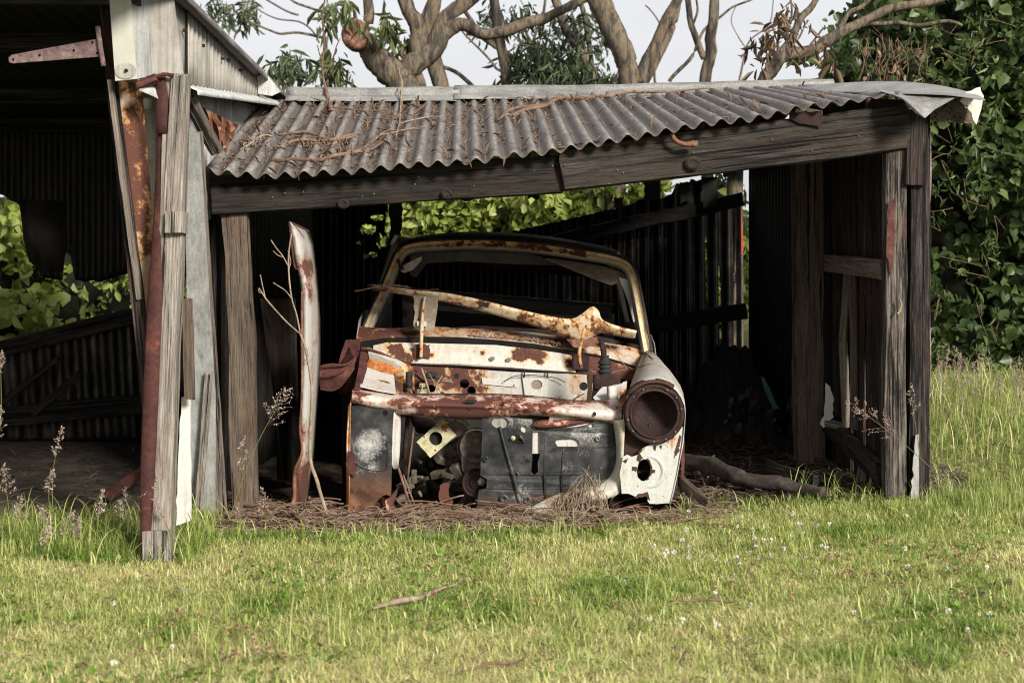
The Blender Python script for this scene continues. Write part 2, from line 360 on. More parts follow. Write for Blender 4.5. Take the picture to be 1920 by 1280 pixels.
def pxtube(name, pts, Y, w, mat, parent=None, n=8, k=5, wob=0, rough=0, label=None):
    """tube through traced points; w = widths in traced units at that depth"""
    pp = [P(p[0], p[1], p[2] if len(p) > 2 else Y) for p in pts]
    if isinstance(w, (int, float)): w = [w]*len(pts)
    rr = [wi/2/F*q.y for wi, q in zip(w, pp)]
    return MB().tube(pp, rr, n, k, wob, rough, random.random()*50).build(name, mat, parent, label=label)
def leaves(name, pos, size, mat, parent=None, shape='heart', droop=.4, face=None, fa=.5, var=None, seed=1):
    r = np.random.default_rng(seed); n = len(pos); pos = np.asarray(pos, float)
    T = {'heart': [(0, 0), (.42, .28), (.40, .62), (0, 1.05), (-.40, .62), (-.42, .28)],
         'lance': [(0, 0), (.09, .3), (.07, .75), (0, 1.1), (-.08, .7), (-.10, .3)],
         'oval': [(0, 0), (.24, .3), (.24, .7), (0, 1), (-.24, .7), (-.24, .3)]}[shape]
    T = np.array(T); m = len(T)
    d = r.normal(size=(n, 3)); d[:, 2] -= droop*1.6; d /= np.linalg.norm(d, axis=1)[:, None]
    nn = r.normal(size=(n, 3))
    if face is not None: nn = nn*(1-fa)+np.array(face)*fa*2.2
    nn -= d*(nn*d).sum(1)[:, None]; nn /= np.linalg.norm(nn, axis=1)[:, None]
    sd = np.cross(d, nn); s = size*r.uniform(.45, 1.5, n)
    curl = np.array([0, .10, .10, -.15, .10, .10])[:m]
    V = pos[:, None, :]+s[:, None, None]*(sd[:, None, :]*T[None, :, :1]+d[:, None, :]*T[None, :, 1:2]+nn[:, None, :]*curl[None, :, None])
    V = V.reshape(-1, 3); me = bpy.data.meshes.new(name)
    b = (np.arange(n)*m)[:, None]
    Fq = np.concatenate([b+np.array([[0, 1, 2, 3]]), b+np.array([[0, 3, 4, 5]])], 1).reshape(-1)
    me.vertices.add(n*m); me.vertices.foreach_set('co', V.reshape(-1))
    me.loops.add(len(Fq)); me.loops.foreach_set('vertex_index', Fq.astype(np.int32))
    me.polygons.add(len(Fq)//4); me.polygons.foreach_set('loop_start', np.arange(0, len(Fq), 4, dtype=np.int32))
    me.polygons.foreach_set('loop_total', np.full(len(Fq)//4, 4, dtype=np.int32))
    a = me.attributes.new('var', 'FLOAT', 'POINT'); vv = r.beta(1.6, 2.2, n)*.65 if var is None else var
    a.data.foreach_set('value', np.repeat(vv, m).astype(np.float32))
    me.materials.append(M[mat]); me.update(); me.validate()
    o = bpy.data.objects.new(name, me); link(o, parent); return o

def corr(name, A, B, C, D, pitch, amp, mat, parent=None, rows=10, per=8, label=None, edge=.0, phase=0, ok=None, th=.0012, warp=0, seed=0):
    """corrugated sheet over the patch A(bottom-left) B(bottom-right) C(top-right) D(top-left); ribs run from bottom to top"""
    A, B, C, D = map(Vector, (A, B, C, D)); L = ((B-A).length+(C-D).length)/2; n = max(4, int(L/pitch*per))
    nrm = (B-A).cross(D-A).normalized(); V = []; Fc = []
    for i in range(rows+1):
        t = i/rows
        for j in range(n+1):
            u = j/n; p = (A.lerp(B, u)).lerp(D.lerp(C, u), t)
            h = amp*math.sin(2*math.pi*(u*L/pitch)+phase)
            if warp: h += warp*N3(u*3, t*3, seed)
            p = p+nrm*h
            if edge and i in (0, rows): p = p+(D-A).normalized()*edge*N3(u*L*9, i, seed)
            V.append(p)
    for i in range(rows):
        for j in range(n):
            if ok and not ok((j+.5)/n, (i+.5)/rows): continue
            a = i*(n+1)+j; Fc.append((a, a+1, a+n+2, a+n+1))
    o = mk(name, V, Fc, mat, parent, smooth=True, solid=th, label=label); return o

# ------------------------------------------------------------------ ground
def gz(x, y):
    r = max(0., x-1.9); k = min(1, r/1.2)
    z = k*max(0, min(y, 12.5)-6.8)*.066
    z += .055*max(0, min(1, (x-.6)/1.4))*max(0, min(1, (y-6.3)/.8))*(1-k)
    if y > 14: z = z+(y-14)*.004
    z -= .05*max(0, min(1, (y-6.65)/.3))*max(0, min(1, (8.6-y)/.5))*max(0, min(1, (1.0-abs(x+.02))/.2))
    return z+.012*N3(x*.8, y*.8, 0)
def sheet_ground(name, xs, ys, mat, dz=0, kind='structure', ok=None, bumpy=0):
    V = [(x, y, gz(x, y)+dz+(bumpy*N3(x*7, y*7, 4)+bumpy*.6*N3(x*19, y*19, 6) if bumpy else 0)) for y in ys for x in xs]; n = len(xs); Fc = []
    for j in range(len(ys)-1):
        for i in range(n-1):
            if ok and not ok((xs[i]+xs[i+1])/2, (ys[j]+ys[j+1])/2): continue
            Fc.append((j*n+i, j*n+i+1, (j+1)*n+i+1, (j+1)*n+i))
    return tag(mk(name, V, Fc, mat, smooth=True), kind=kind)
def soil(name, cols, sc, seed=0, b=.02):
    m = NT(name); c = m.co(off=(seed, 0, 0)); n = m.noise(c, sc, 9, .7); n2 = m.noise(c, sc*9, 6, .7)
    col = m.mix(m.ramp(n2, [(.35, .6), (.6, 0)]), m.ramp(n, [(.3+.4*i/(len(cols)-1), q) for i, q in enumerate(cols)]), tuple(v*.4 for v in cols[0]))
    m.bump(m.math('ADD', n, n2), .7, b); return m.fin(col, .95, 0, .15)
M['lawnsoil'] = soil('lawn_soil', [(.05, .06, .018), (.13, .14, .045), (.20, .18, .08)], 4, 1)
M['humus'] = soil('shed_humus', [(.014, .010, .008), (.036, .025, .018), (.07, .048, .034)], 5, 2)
M['barnsoil'] = soil('barn_dirt', [(.035, .028, .022), (.080, .064, .050), (.14, .115, .092)], 4, 3, .02)
xs = list(np.concatenate([[-60, -30, -15], np.arange(-9, 9, .15), [15, 30, 60]])); ys = list(np.concatenate([[-8, 0], np.arange(2, 14, .15), [16, 20, 30, 60, 120, 300]]))
sheet_ground('ground', xs, ys, 'lawnsoil')
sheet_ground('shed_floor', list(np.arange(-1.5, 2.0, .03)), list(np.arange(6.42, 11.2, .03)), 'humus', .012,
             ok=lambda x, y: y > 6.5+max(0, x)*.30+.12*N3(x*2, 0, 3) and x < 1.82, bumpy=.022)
sheet_ground('barn_floor', list(np.arange(-7, -1.3, .1)), list(np.arange(6.35, 10.6, .1)), 'barnsoil', .012, ok=lambda x, y: y > 6.45+.15*N3(x*2, 1, 1) and x < -1.36, bumpy=.008)
sheet_ground('bare_soil', list(np.arange(1.9, 2.7, .05)), list(np.arange(7.0, 8.6, .05)), 'barnsoil', .010, ok=lambda x, y: ((x-2.15)/.32)**2+((y-7.75)/.65)**2 < 1+.4*N3(x*4, y*4, 2))

# ------------------------------------------------------------------ shed
EAVE = [(385, 320, 6.74), (500, 331, 6.745), (642, 322, 6.75), (800, 306, 6.76), (897, 300, 6.77), (1032, 285, 6.78), (1115, 272, 6.79), (1230, 248, 6.8), (1335, 230, 6.82), (1407, 222, 6.84), (1498, 203, 6.86), (1575, 194, 6.88), (1640, 183, 6.9), (1700, 172, 6.92)]
RIDGE = [(495, 195, 8.44), (560, 186, 8.46), (700, 186, 8.46), (880, 184, 8.46), (1000, 180, 8.47), (1150, 176, 8.48), (1300, 171, 8.5), (1400, 165, 8.5), (1525, 160, 8.5)]
def crv(pts, n=200):
    q = [P(*p) for p in pts]; xs_ = [p.x for p in q]
    def f(u):
        x = lerp(xs_[0], xs_[-1], u)
        return Vector((x, float(np.interp(x, xs_, [p.y for p in q])), float(np.interp(x, xs_, [p.z for p in q]))))
    return f
E_ = crv(EAVE); R_ = crv(RIDGE); RL = E_(1).x-E_(0).x
def roofS(u, v, lift=0):
    a = E_(u); b = R_(u); p = a.lerp(b, v)
    n = Vector((1, 0, 0)).cross(b-a).normalized(); return p+n*lift
_g = [(i/240, j/40, roofS(i/240, j/40)) for i in range(241) for j in range(41)]
_gp = np.array([(960+g[2].x/g[2].y*F, 480-(g[2].z-CZ)/g[2].y*F) for g in _g])
def onroof(px, py, lift=.02):
    k = int(np.argmin((_gp[:, 0]-px)**2+(_gp[:, 1]-py)**2)); return roofS(_g[k][0], _g[k][1], lift)

SH = root('garden_shed', (0, 7, 0), 'low dark timber shed with a sagging corrugated roof, sheltering the wrecked car', 'shed')
PITCH = .0905; NR = int(RL/PITCH)
bounds = [0, 8, 15, 23, 30, NR]
for k in range(5):
    c0 = bounds[k]-(0 if k == 0 else .45); c1 = bounds[k+1]+(0.35 if k < 4 else 0); per = 12; n = int((c1-c0)*per); rows = 14; V = []; Fc = []; dv = []
    for i in range(rows+1):
        for j in range(n+1):
            c = c0+j/per; u = min(1.0, c*PITCH/RL); t = i/rows
            a = E_(u); b = R_(u); d = (b-a)
            ext = (-.012*math.sin(k*2.3)-.008*N3(c*.7, k, 0)) if i == 0 else 0
            p = a+d*t+d.normalized()*ext
            nn = Vector((1, 0, 0)).cross(d).normalized()
            fl = 1-.75*max(0, (u-.88)/.12)
            dv.append(.42-.5*math.sin(2*math.pi*c+.6)+.22*min(1, max(0, u-.05)/.12)+.18*t); h = .016*fl*math.sin(2*math.pi*c+.6)+.0035*((k+1) % 2)+.008*N3(c*.25, t*1.5, 7)  # dv: trough dirt together with painted rib shading
            if i == 0: h -= .003
            V.append(p+nn*h)
    for i in range(rows):
        for j in range(n):
            a = i*(n+1)+j; Fc.append((a, a+1, a+n+2, a+n+1))
    o = mk('roof_sheet', V, Fc, 'roof', SH, smooth=True, solid=.0022); o.data.attributes.new('dirt', 'FLOAT', 'POINT').data.foreach_set('value', dv)
# rear slope of the roof, behind the ridge
rr = []
for t in (0, .3, .6, 1):
    rr.append([R_(u)+Vector((0, t*2.5, .0-t*.33)) + Vector((0, 0, .0125*math.sin(2*math.pi*u*NR))) for u in np.linspace(0, 1, NR*6)])
loft('rear_roof_sheet', rr, 'iron_mid', SH, .002)
def cap(name, line, mat, wf=.10, label=None, Y=8.44):
    """folded ridge cap: front flap, roll, back flap, along a traced top line"""
    rows = []
    prof = [(-.13, -.075), (-.05, -.035), (-.028, -.03), (-.03, .0), (-.012, .018), (.012, .018), (.03, 0), (.028, -.03), (.13, -.08)]
    pts, _ = smoothline([P(x, y, Y) for x, y in line], [1]*len(line), 5)
    for i, p in enumerate(pts): rows.append([p+Vector((.004*N3(i*.9, k, 2), a*wf/.1+.003*N3(i*.5, k, 1), b-.012+.006*N3(i*.6, k*.9, 5))) for k, (a, b) in enumerate(prof)])
    return loft(name, rows, mat, SH, .0015, label=label)
cap('ridge_cap', [(540, 166), (650, 167), (760, 166), (862, 166)], 'cap')
cap('ridge_cap', [(852, 163), (1000, 162), (1150, 161), (1300, 157), (1430, 153), (1562, 151)], 'cap')
# lifted flashing over the right corner
rows = []
for t, (x, y1, y2, ya) in enumerate([(1500, 160, 172, 8.2), (1560, 157, 172, 7.7), (1640, 152, 176, 7.3), (1700, 153, 176, 7.1), (1750, 158, 178, 7.0), (1790, 166, 186, 6.95), (1815, 176, 190, 6.9)]):
    r = []
    for k in range(7):
        s = k/6; r.append(P(x+(6*k if t > 3 else 0), lerp(y1, y2, s)-5*math.sin(math.pi*s), ya+.35-.55*s+.02*N3(t, k, 0)))
    rows.append(r)
loft('corner_flashing', rows, 'cap', SH, .002, label='lifted ridge flashing curling up over the right corner', sub=1)
rows = [[P(1640, 168, 7.0), P(1680, 180, 6.82), P(1690, 183, 6.8)], [P(1686, 172, 7.0), P(1700, 190, 6.78), P(1716, 212, 6.76)], [P(1720, 168, 7.0), P(1728, 200, 6.75), P(1734, 222, 6.72)],
        [P(1748, 170, 7.0), P(1745, 190, 6.8), P(1752, 206, 6.74)], [P(1790, 176, 6.98), P(1775, 182, 6.85), P(1790, 184, 6.8)]]
loft('crumpled_flashing', rows, 'cap', SH, .002, smooth=False)
plate('flashing_underside', [(1742, 190), (1800, 184), (1838, 226), (1833, 233), (1760, 228), (1745, 226)], lambda a, b: 6.95+(a-1745)*.002, 'w_brown', SH)
plate('torn_flashing', jag([(1800, 190), (1812, 172), (1838, 163), (1845, 180), (1840, 205), (1831, 234), (1822, 212)], 2, 9, 5), lambda a, b: 6.88+(a-1800)*.003, 'white_clean', SH, holes=[ell(1812, 200, 3, 3, 8)])

# front beam: two timbers butted end to end
beam('beam_left', P(398, 368, 6.90), P(1052, 327, 6.94), 72/F*6.9, .07, 'w_beam', SH, segs=40, jit=.005).name = 'front_beam'
beam('front_beam', P(1052, 317, 6.90), P(1700, 238, 7.02), 86/F*6.95, .07, 'w_beam2', SH, segs=40, jit=.006)
beam('packing_strip', P(1050, 351, 6.93), P(880, 362, 6.95), 16/F*6.9, .05, 'w_beam2', SH)
for kx, ky, kr in ((1300, 306, 12), (838, 364, 9), (643, 382, 9)):
    c = P(kx, ky, 6.862 if kx < 1052 else 6.88); m = MB(); r = kr/F*6.9
    rows = []
    for a in range(14):
        an = 2*math.pi*a/14; rows.append([c+Vector((math.cos(an)*q*r, -hh, math.sin(an)*q*r*.85)) for q, hh in ((1.3, -.006), (1.0, .003), (.82, .004), (.6, -.004), (.25, -.004), (.02, -.002))])
    rows.append(rows[0]); loft('knot', rows, 'w_beam2' if kx == 1300 else 'w_beam', SH, 0)
m = MB()
for i in range(20):
    x = random.uniform(420, 1680); y = interp(x, [(400, 368), (1052, 330), (1700, 238)])+random.uniform(-22, 34)
    m.box(P(x, y, 6.857 if x < 1052 else lerp(6.855, 6.975, (x-1052)/648)), .0042, .006, .0042, Euler((random.random(), random.random(), 0)).to_matrix())
m.build('nail', 'cap', SH, smooth=False)['kind'] = 'stuff'
pxtube('torn_strap', [(1258, 250), (1266, 262), (1280, 270), (1300, 270), (1308, 268)], 6.84, [7, 9, 9, 13, 10], 'crumple', SH, rough=.5)
plate('old_bracket', jag([(1480, 212), (1541, 208), (1541, 238), (1500, 232), (1480, 222)], 2, 8, 3), 6.93, 'darkrust', SH)
# posts
beam('corner_post', P(1678, 930, 7.06), P(1676, 255, 7.06), 42/F*7.06, .09, 'w_postR', SH, up=(1, 0, 0), segs=40, jit=.006)
beam('corner_post', P(1717, 935, 7.08), P(1722, 215, 7.08), 40/F*7.08, .11, 'w_dark', SH, up=(1, 0, 0), segs=40, jit=.006)
beam('cleat_board', P(1716, 347, 7.0), P(1720, 206, 7.0), 40/F*7., .03, 'w_dark', SH, up=(1, 0, 0), jit=.002, label='short board nailed over the top of the right corner post')
plate('red_paint_streak', jag([(1664, 380), (1678, 372), (1676, 480), (1670, 520), (1662, 470)], 2, 9, 8), 7.005, 'primer', SH, th=.002)
pxtube('hook', [(1687, 562), (1690, 572), (1686, 585), (1682, 588)], 6.98, 4, 'twigpale', SH)
beam('left_post', P(462, 972, 6.93), P(445, 398, 6.96), 48/F*6.93, .10, 'w_brown', SH, up=(1, 0, 0), segs=40, jit=.009)
beam('middle_post', P(1517, 868, 8.35), P(1510, 200, 8.35), 54/F*8.35, .14, 'w_brown', SH, up=(1, 0, 0), segs=30, jit=.012)
beam('ridge_beam', (-1.5, 8.5, 2.10), (1.95, 8.5, 2.18), .14, .06, 'w_beam', SH, segs=20)
beam('rear_plate', (-1.5, 10.75, 1.98), (1.95, 10.75, 1.99), .10, .06, 'black', SH, segs=20)
for x in (-1.3, -.5, .3, 1.1, 1.75):
    a = E_((x+1.455)/RL if x < 1.8 else .98); b = R_((x+1.455)/RL if x < 1.8 else .98)
    beam('rafter', a+Vector((0, .25, -.02)), b+Vector((0, 0, -.07)), .08, .045, 'w_beam', SH)
    beam('rafter', b+Vector((0, .03, -.07)), b+Vector((0, 2.4, -.37)), .08, .045, 'w_beam', SH)
# side wall right: planks between front post and middle post, iron further back
def sx(y): return lerp(1.87, 1.80, (y-7.1)/3.7)
ys_ = 7.14
k = 0
while ys_ < 8.3:
    w = random.uniform(.085, .135); gap = random.choice([.003, .010, .016]) if k not in (4,) else .040
    top = 2.0; bot = .05 if k not in (1, 3, 6) else .06
    lean = {5: -.05, 4: .03}.get(k, random.uniform(-.006, .006))
    beam('plank', (sx(ys_)+.03, ys_+w/2+lean, bot), (sx(ys_)+.03, ys_+w/2, top), w, .018, ['w_plank', 'w_plank', 'w_dark', 'w_plank', 'w_grey2', 'w_plank'][k % 6] if not (k == 4) else 'w_plank', SH, up=(0, 1, 0), jit=.004, segs=24)
    ys_ += w+gap; k += 1
beam('middle_rail', (sx(7.1)-.01, 7.12, 1.19), (sx(8.3)-.01, 8.32, 1.225), .10, .045, 'w_grey2', SH, label='pale horizontal rail of the side wall')
beam('lower_rail', (sx(7.1)-.02, 7.15, .17), (sx(8.3)-.02, 8.3, .30), .11, .05, 'w_dark', SH)
beam('loose_batten', P(1612, 930, 7.5), P(1622, 850, 7.55), 20/F*7.5, .02, 'w_grey2', SH, up=(1, 0, 0), jit=.006)
beam('loose_batten', P(1588, 800, 7.9), P(1580, 640, 7.9), 16/F*7.9, .015, 'w_grey2', SH, up=(1, 0, 0), jit=.008)
beam('loose_batten', P(1580, 640, 7.9), P(1592, 510, 7.9), 14/F*7.9, .015, 'w_grey2', SH, up=(1, 0, 0), jit=.008)
beam('loose_batten', P(1603, 806, 7.72), P(1599, 512, 7.72), 13/F*7.7, .02, 'w_brown', SH, up=(1, 0, 0), jit=.004)
plate('broken_board', jag([(1549, 718), (1556, 724), (1562, 742), (1563, 782), (1552, 790), (1545, 802), (1538, 795), (1546, 770), (1548, 745)], 3, 7, 12), 8.02, 'white_board', SH, th=.015, label='pale splintered board end by the middle post')
beam('broken_board', P(1548, 792, 8.05), P(1582, 800, 7.9), .035, .05, 'w_grey', SH, split=.02)
corr('side_wall_sheet', (sx(8.3)+.05, 8.3, .02), (1.775, 10.66, .02), (1.775, 10.66, 1.96), (sx(8.3)+.05, 8.3, 2.22), .09, .012, 'iron_dark', SH)
corr('side_wall_sheet', (1.965, 7.12, .75), (1.91, 8.32, .75), (1.91, 8.32, 2.20), (1.965, 7.12, 2.04), .09, .011, 'edge_pink', SH, label='pinkish iron cladding on the outside of the right wall')
m = MB(); 
for (x0, y0), (x1, y1) in zip([(1744, 240), (1746, 330), (1743, 400), (1744, 520), (1743, 600), (1745, 660)], [(1746, 330), (1743, 400), (1744, 520), (1743, 600), (1745, 660), (1743, 742)]):
    a = P(x0, y0, 7.1); b = P(x1, y1, 7.1); m.add(([a+Vector((-.012, 0, 0)), a+Vector((.006, .01, 0)), b+Vector((.006, .01, 0)), b+Vector((-.012, 0, 0)), a+Vector((-.012, .03, 0)), a+Vector((.006, .04, 0)), b+Vector((.006, .04, 0)), b+Vector((-.012, .03, 0))], [(0, 1, 2, 3), (1, 5, 6, 2), (4, 7, 6, 5), (0, 3, 7, 4)]))
m.build('sheet_edge', 'edge_pink', SH, smooth=False)
plate('rust_strip', jag([(1731, 655), (1738, 655), (1736, 770), (1728, 818), (1724, 800), (1728, 740)], 1.5, 10, 3), 7.04, 'primer', SH)
plate('fibro_offcut', jag([(1717, 815), (1733, 812), (1732, 850), (1741, 885), (1743, 915), (1738, 935), (1708, 935), (1711, 880)], 3, 10, 4), lambda a, b: 7.0+(a-1715)*.003, 'pale_board', SH, th=.008, label='bluish white broken sheet at the foot of the right post')
# rear wall
def btop(x):
    px = 960+x/10.85*F
    y = interp(px, [(560, 330), (700, 340), (722, 345), (732, 440), (760, 470), (930, 440), (1050, 414), (1180, 384), (1206, 372), (1216, 352), (1235, 350), (1240, 374), (1262, 360), (1270, 342), (1290, 352), (1296, 336), (1332, 338), (1340, 372), (1350, 376), (1392, 360)])
    return CZ+(480-y)/F*10.85+.012*N3(x*30, 0, 0)
x0, x1 = -1.62, (1391-960)/F*10.85; n = 620; V = []; Fc = []; rows = 12
holes = [(690, 430, 14, 9), (716, 452, 9, 12), (700, 478, 8, 5), (730, 420, 8, 20), (672, 455, 5, 4), (708, 408, 12, 5), (687, 480, 5, 4)]
for i in range(180+1):
    for j in range(n+1):
        x = lerp(x0, x1, j/n); z = lerp(0, btop(x), i/180); V.append((x, 10.85+.014*math.sin(2*math.pi*x/.105)+.04*(z-.5), z))
for i in range(180):
    for j in range(n):
        a = i*(n+1)+j; c = (Vector(V[a])+Vector(V[a+n+2]))/2; qx = 960+c.x/c.y*F; qy = 480-(c.z-CZ)/c.y*F
        if any(((qx-h[0])/h[2])**2+((qy-h[1])/h[3])**2 < 1+1.2*N3(qx*.2, qy*.2, 1) for h in holes): continue
        if abs(qx-(1376+(qy-400)*.012)) < 2.6 and 392 < qy < 770 and N3(qy*.02, 0, 5) > -.25: continue  # slits added so daylight behind them stands in for lit rib crests
        if abs(qx-(1346+(qy-400)*.02)) < 1.7 and 470 < qy < 690 and N3(qy*.03, 3, 5) > -.1: continue
        if abs(qx-(1322+(qy-400)*.02)) < 1.6 and 440 < qy < 560: continue
        Fc.append((a, a+1, a+n+2, a+n+1))
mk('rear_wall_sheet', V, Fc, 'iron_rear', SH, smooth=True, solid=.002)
beam('rear_rail', P(1215, 612, 10.7), P(1400, 582, 10.7), .12, .05, 'black', SH)
beam('rear_rail', P(1180, 802, 10.7), P(1360, 782, 10.7), .05, .05, 'w_beam', SH)
beam('rear_rail', P(960, 470, 10.7), P(1392, 372, 10.7), .10, .05, 'black', SH, jit=.012)
for (hx, hy, hw, hh) in ((1222, 352, 34, 50), (1160, 380, 20, 20), (1285, 362, 22, 40), (1330, 362, 30, 60), (742, 420, 24, 130), (880, 366, 40, 20), (1000, 366, 26, 16)):
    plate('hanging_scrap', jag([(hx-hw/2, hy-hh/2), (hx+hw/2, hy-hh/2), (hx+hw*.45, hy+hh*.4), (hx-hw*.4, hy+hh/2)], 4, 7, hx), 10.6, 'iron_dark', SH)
plate('red_tape', [(1385, 400), (1390, 395), (1394, 470), (1389, 478)], 10.9, 'red_tape', SH)
# left inner wall shared with the barn
corr('left_wall_sheet', (-1.50, 6.98, 0), (-1.50, 10.95, 0), (-1.50, 10.95, 2.0), (-1.50, 6.98, 1.75), .09, .012, 'iron_dark', SH)
loft('loose_wall_sheet', [[P(488+3*N3(t, k, 2)+k*22+(t*9 if k == 0 else t*2), 560+t*68+5*N3(t*2, k*2, 1), 7.2+.12*k+.03*N3(t, k*1.7, 4)) for k in range(4)] for t in range(6)], 'iron_rear', SH, .002, smooth=False)
beam('inner_stud', P(398, 940, 7.05), P(402, 400, 7.05), 12/F*7, .04, 'w_dark', SH, up=(1, 0, 0))
beam('threshold_board', P(715, 1012, 6.42), P(930, 1002, 6.46), .055, .09, 'w_grey2', SH, jit=.008, label='rotten grey board lying in front of the car')
beam('threshold_board', P(1240, 972, 6.86), P(1395, 966, 6.92), .035, .06, 'w_grey', SH, jit=.006)
beam('threshold_board', P(408, 1010, 6.45), P(490, 1000, 6.5), .08, .07, 'w_grey', SH, jit=.01, label='split block of timber at the foot of the left post')

# ------------------------------------------------------------------ barn
BN = root('open_barn', (-3, 7, 0), 'larger open barn at the left with grey cladding and a dark iron roof', 'barn')
def zroof(y): return 2.635-.045*y
# roof
corr('roof_sheet', (-7, 5.2, zroof(5.2)), (-1.40, 5.2, zroof(5.2)), (-1.40, 10.6, zroof(10.6)), (-7, 10.6, zroof(10.6)), .09, .012, 'iron_dark', BN, rows=16, per=6)
rows = []
for y in np.linspace(5.2, 9.4, 40): rows.append([Vector((-1.47, y, zroof(y)+.012)), Vector((-1.40, y, zroof(y)+.018+.003*N3(y*3, 0, 0))), Vector((-1.375, y, zroof(y)+.004)), Vector((-1.374, y, zroof(y)-.028+.006*N3(y*4, 0, 0)))])
loft('roof_edge', rows, 'roof', BN, .002)
for y in (5.75, 6.75, 8.35, 9.6): beam('purlin', (-7, y, zroof(y)-.06), (-1.5, y, zroof(y)-.06), .085, .05, 'w_beam2', BN, segs=24)
# side cladding above the shed roof
for a, b, mat, ph in ((5.88, 6.30, 'clad', 0), (6.29, 7.10, 'clad', 1), (7.09, 8.02, 'clad', 2)):
    off = .004*(ph % 2)
    corr('cladding_sheet', (-1.445+off, a, 1.99+(a-5.9)*.08), (-1.445+off, b, 1.99+(b-5.9)*.08), (-1.445+off, b, zroof(b)-.01), (-1.445+off, a, zroof(a)-.01), .085 if ph else .5, .010 if ph else .003, mat, BN, rows=3, per=10, th=.005, phase=ph)
plate('white_gable_piece', [(482, 136), (500, 140), (527, 172), (510, 180), (484, 176)], 8.0, 'flash', BN)
m = MB()
for px, py in ((315, 40), (342, 57), (375, 86), (412, 110), (424, 113), (448, 132), (484, 154)):
    Y = -1.44*F/(px-960); m.box(P(px, py, Y)+Vector((.012, 0, 0)), .02, .014, .014)
m.build('roofing_nail', 'darkrust', BN, smooth=False)['kind'] = 'stuff'
rows = []
for y in np.linspace(6.15, 8.55, 30):
    z = 1.985+(y-5.9)*.083
    rows.append([Vector((-1.455, y, z+.03)), Vector((-1.44, y, z+.0)), Vector((-1.36-(.02*(y-6.1) if y < 6.6 else 0), y, z-.030+.003*N3(y*5, 0, 0))), Vector((-1.358-(.02*(y-6.1) if y < 6.6 else 0), y, z-.050))])
loft('flashing', rows, 'flash', BN, .002, label='white apron flashing below the grey cladding')
corr('inner_sheet', (-1.50, 6.2, 1.35), (-1.50, 8.4, 1.6), (-1.50, 8.4, 2.14), (-1.50, 6.2, 2.0), .076, .022, 'pale_board', BN, per=10)
# corner
plate('corner_fascia', [(203, -30), (243, -30), (257, 148), (216, 152)], 5.72, 'fascia', BN, th=.012)
m = NT('fascia_disc')
plate('fascia_patch', ell(235, 133, 20, 15, 24), 5.715, 'clad', BN, th=.003)
plate('fascia_bolt', ell(236, 132, 3.2, 3.2, 10), 5.705, 'black', BN, th=.01)
plate('corner_board', [(244, -30), (274, -30), (284, 142), (258, 148)], lambda a, b: 5.72+(a-244)*.002, 'pale_board', BN, th=.010)
plate('corner_board', [(275, -30), (322, -30), (345, 150), (285, 142)], lambda a, b: 5.79+(a-275)*.0022, 'clad', BN, th=.008)
loft('bent_flashing', [[P(258, 150, 5.75), P(258, 158, 5.73), P(262, 170, 5.72)], [P(285, 146, 5.8), P(286, 160, 5.76), P(290, 182, 5.74)], [P(315, 150, 5.9), P(318, 170, 5.86), P(320, 200, 5.84)], [P(350, 160, 6.1), P(352, 185, 6.06), P(354, 196, 6.04)]], 'flash', BN, .002)
beam('corner_post', P(278, 760, 5.95), P(196, -30, 5.85), 22/F*5.9, .05, 'w_plank', BN, up=(1, 0, 0), segs=40, jit=.005)
beam('edge_strip', P(262, 560, 5.9), P(206, 150, 5.8), 9/F*5.8, .03, 'w_grey2', BN, up=(1, 0, 0), segs=20, jit=.004)
HG = plate('strap_hinge', [(16, 108), (22, 103), (188, 72), (190, 106), (24, 119), (17, 117)], 5.70, 'hinge', BN, holes=[ell(x, y, 2.6, 2.6, 8) for x, y in ((24, 112), (74, 104), (138, 95), (173, 80), (182, 100))], th=.006)
pxtube('hinge_barrel', [(183, 50), (188, 88), (194, 124)], 5.69, 10, 'hinge', HG, k=2)
corr('rusty_sheet', P(282, 700, 5.98), P(312, 700, 5.98), P(266, 148, 5.86), P(207, 148, 5.86), .085, .010, 'rust_sheet', BN, rows=12, per=14, label='orange and cream rusted sheet hanging beside the barn corner')
corr('cream_sheet', P(300, 760, 6.12), P(330, 760, 6.12), P(300, 160, 6.02), P(255, 160, 6.0), .07, .010, 'cream_sheet', BN, rows=12, per=14)
# barn interior
def plank_wall(px0, px1, Y, ytop, ybot, mat, parent, holes=()):
    pass
def htop(u): return 0
V = []; Fc = []; xa, xb, Yb = -6.6, -1.55, 10.3
n = 380
def bpx(x): return 960+x/Yb*F
for i in range(31):
    for j in range(n+1):
        x = lerp(xa, xb, j/n); px = bpx(x)
        zb = CZ+(480-interp(px, [(-600, 380), (0, 365), (36, 385), (52, 470), (80, 520), (118, 526), (122, 470), (132, 480), (142, 525), (180, 530), (242, 512), (260, 520), (560, 520)]))/F*Yb+.02*N3(x*14, 0, 1)
        V.append((x, Yb+.012*math.sin(2*math.pi*x/.09)+(.0 if i > 4 else .03*N3(x*3, i, 0)), lerp(zb, 2.2, i/30)))
for i in range(30):
    for j in range(n):
        a = i*(n+1)+j; Fc.append((a, a+1, a+n+2, a+n+1))
mk('hanging_sheet', V, Fc, 'iron_dark', BN, smooth=True, solid=.002)
V = []; Fc = []
for i in range(21):
    for j in range(n+1):
        x = lerp(-6.6, -1.55, j/n); px = 960+x/9.6*F
        zt = CZ+(480-interp(px, [(-600, 700), (0, 640), (250, 578), (560, 560)]))/F*9.6+.01*N3(x*16, 0, 2)
        V.append((x, 9.6+.012*math.sin(2*math.pi*(x/.12+i*.02)), lerp(0, zt, i/20)))
for i in range(20):
    for j in range(n): a = i*(n+1)+j; Fc.append((a, a+1, a+n+2, a+n+1))
mk('rear_wall_sheet', V, Fc, 'iron_rear', BN, smooth=True, solid=.002)
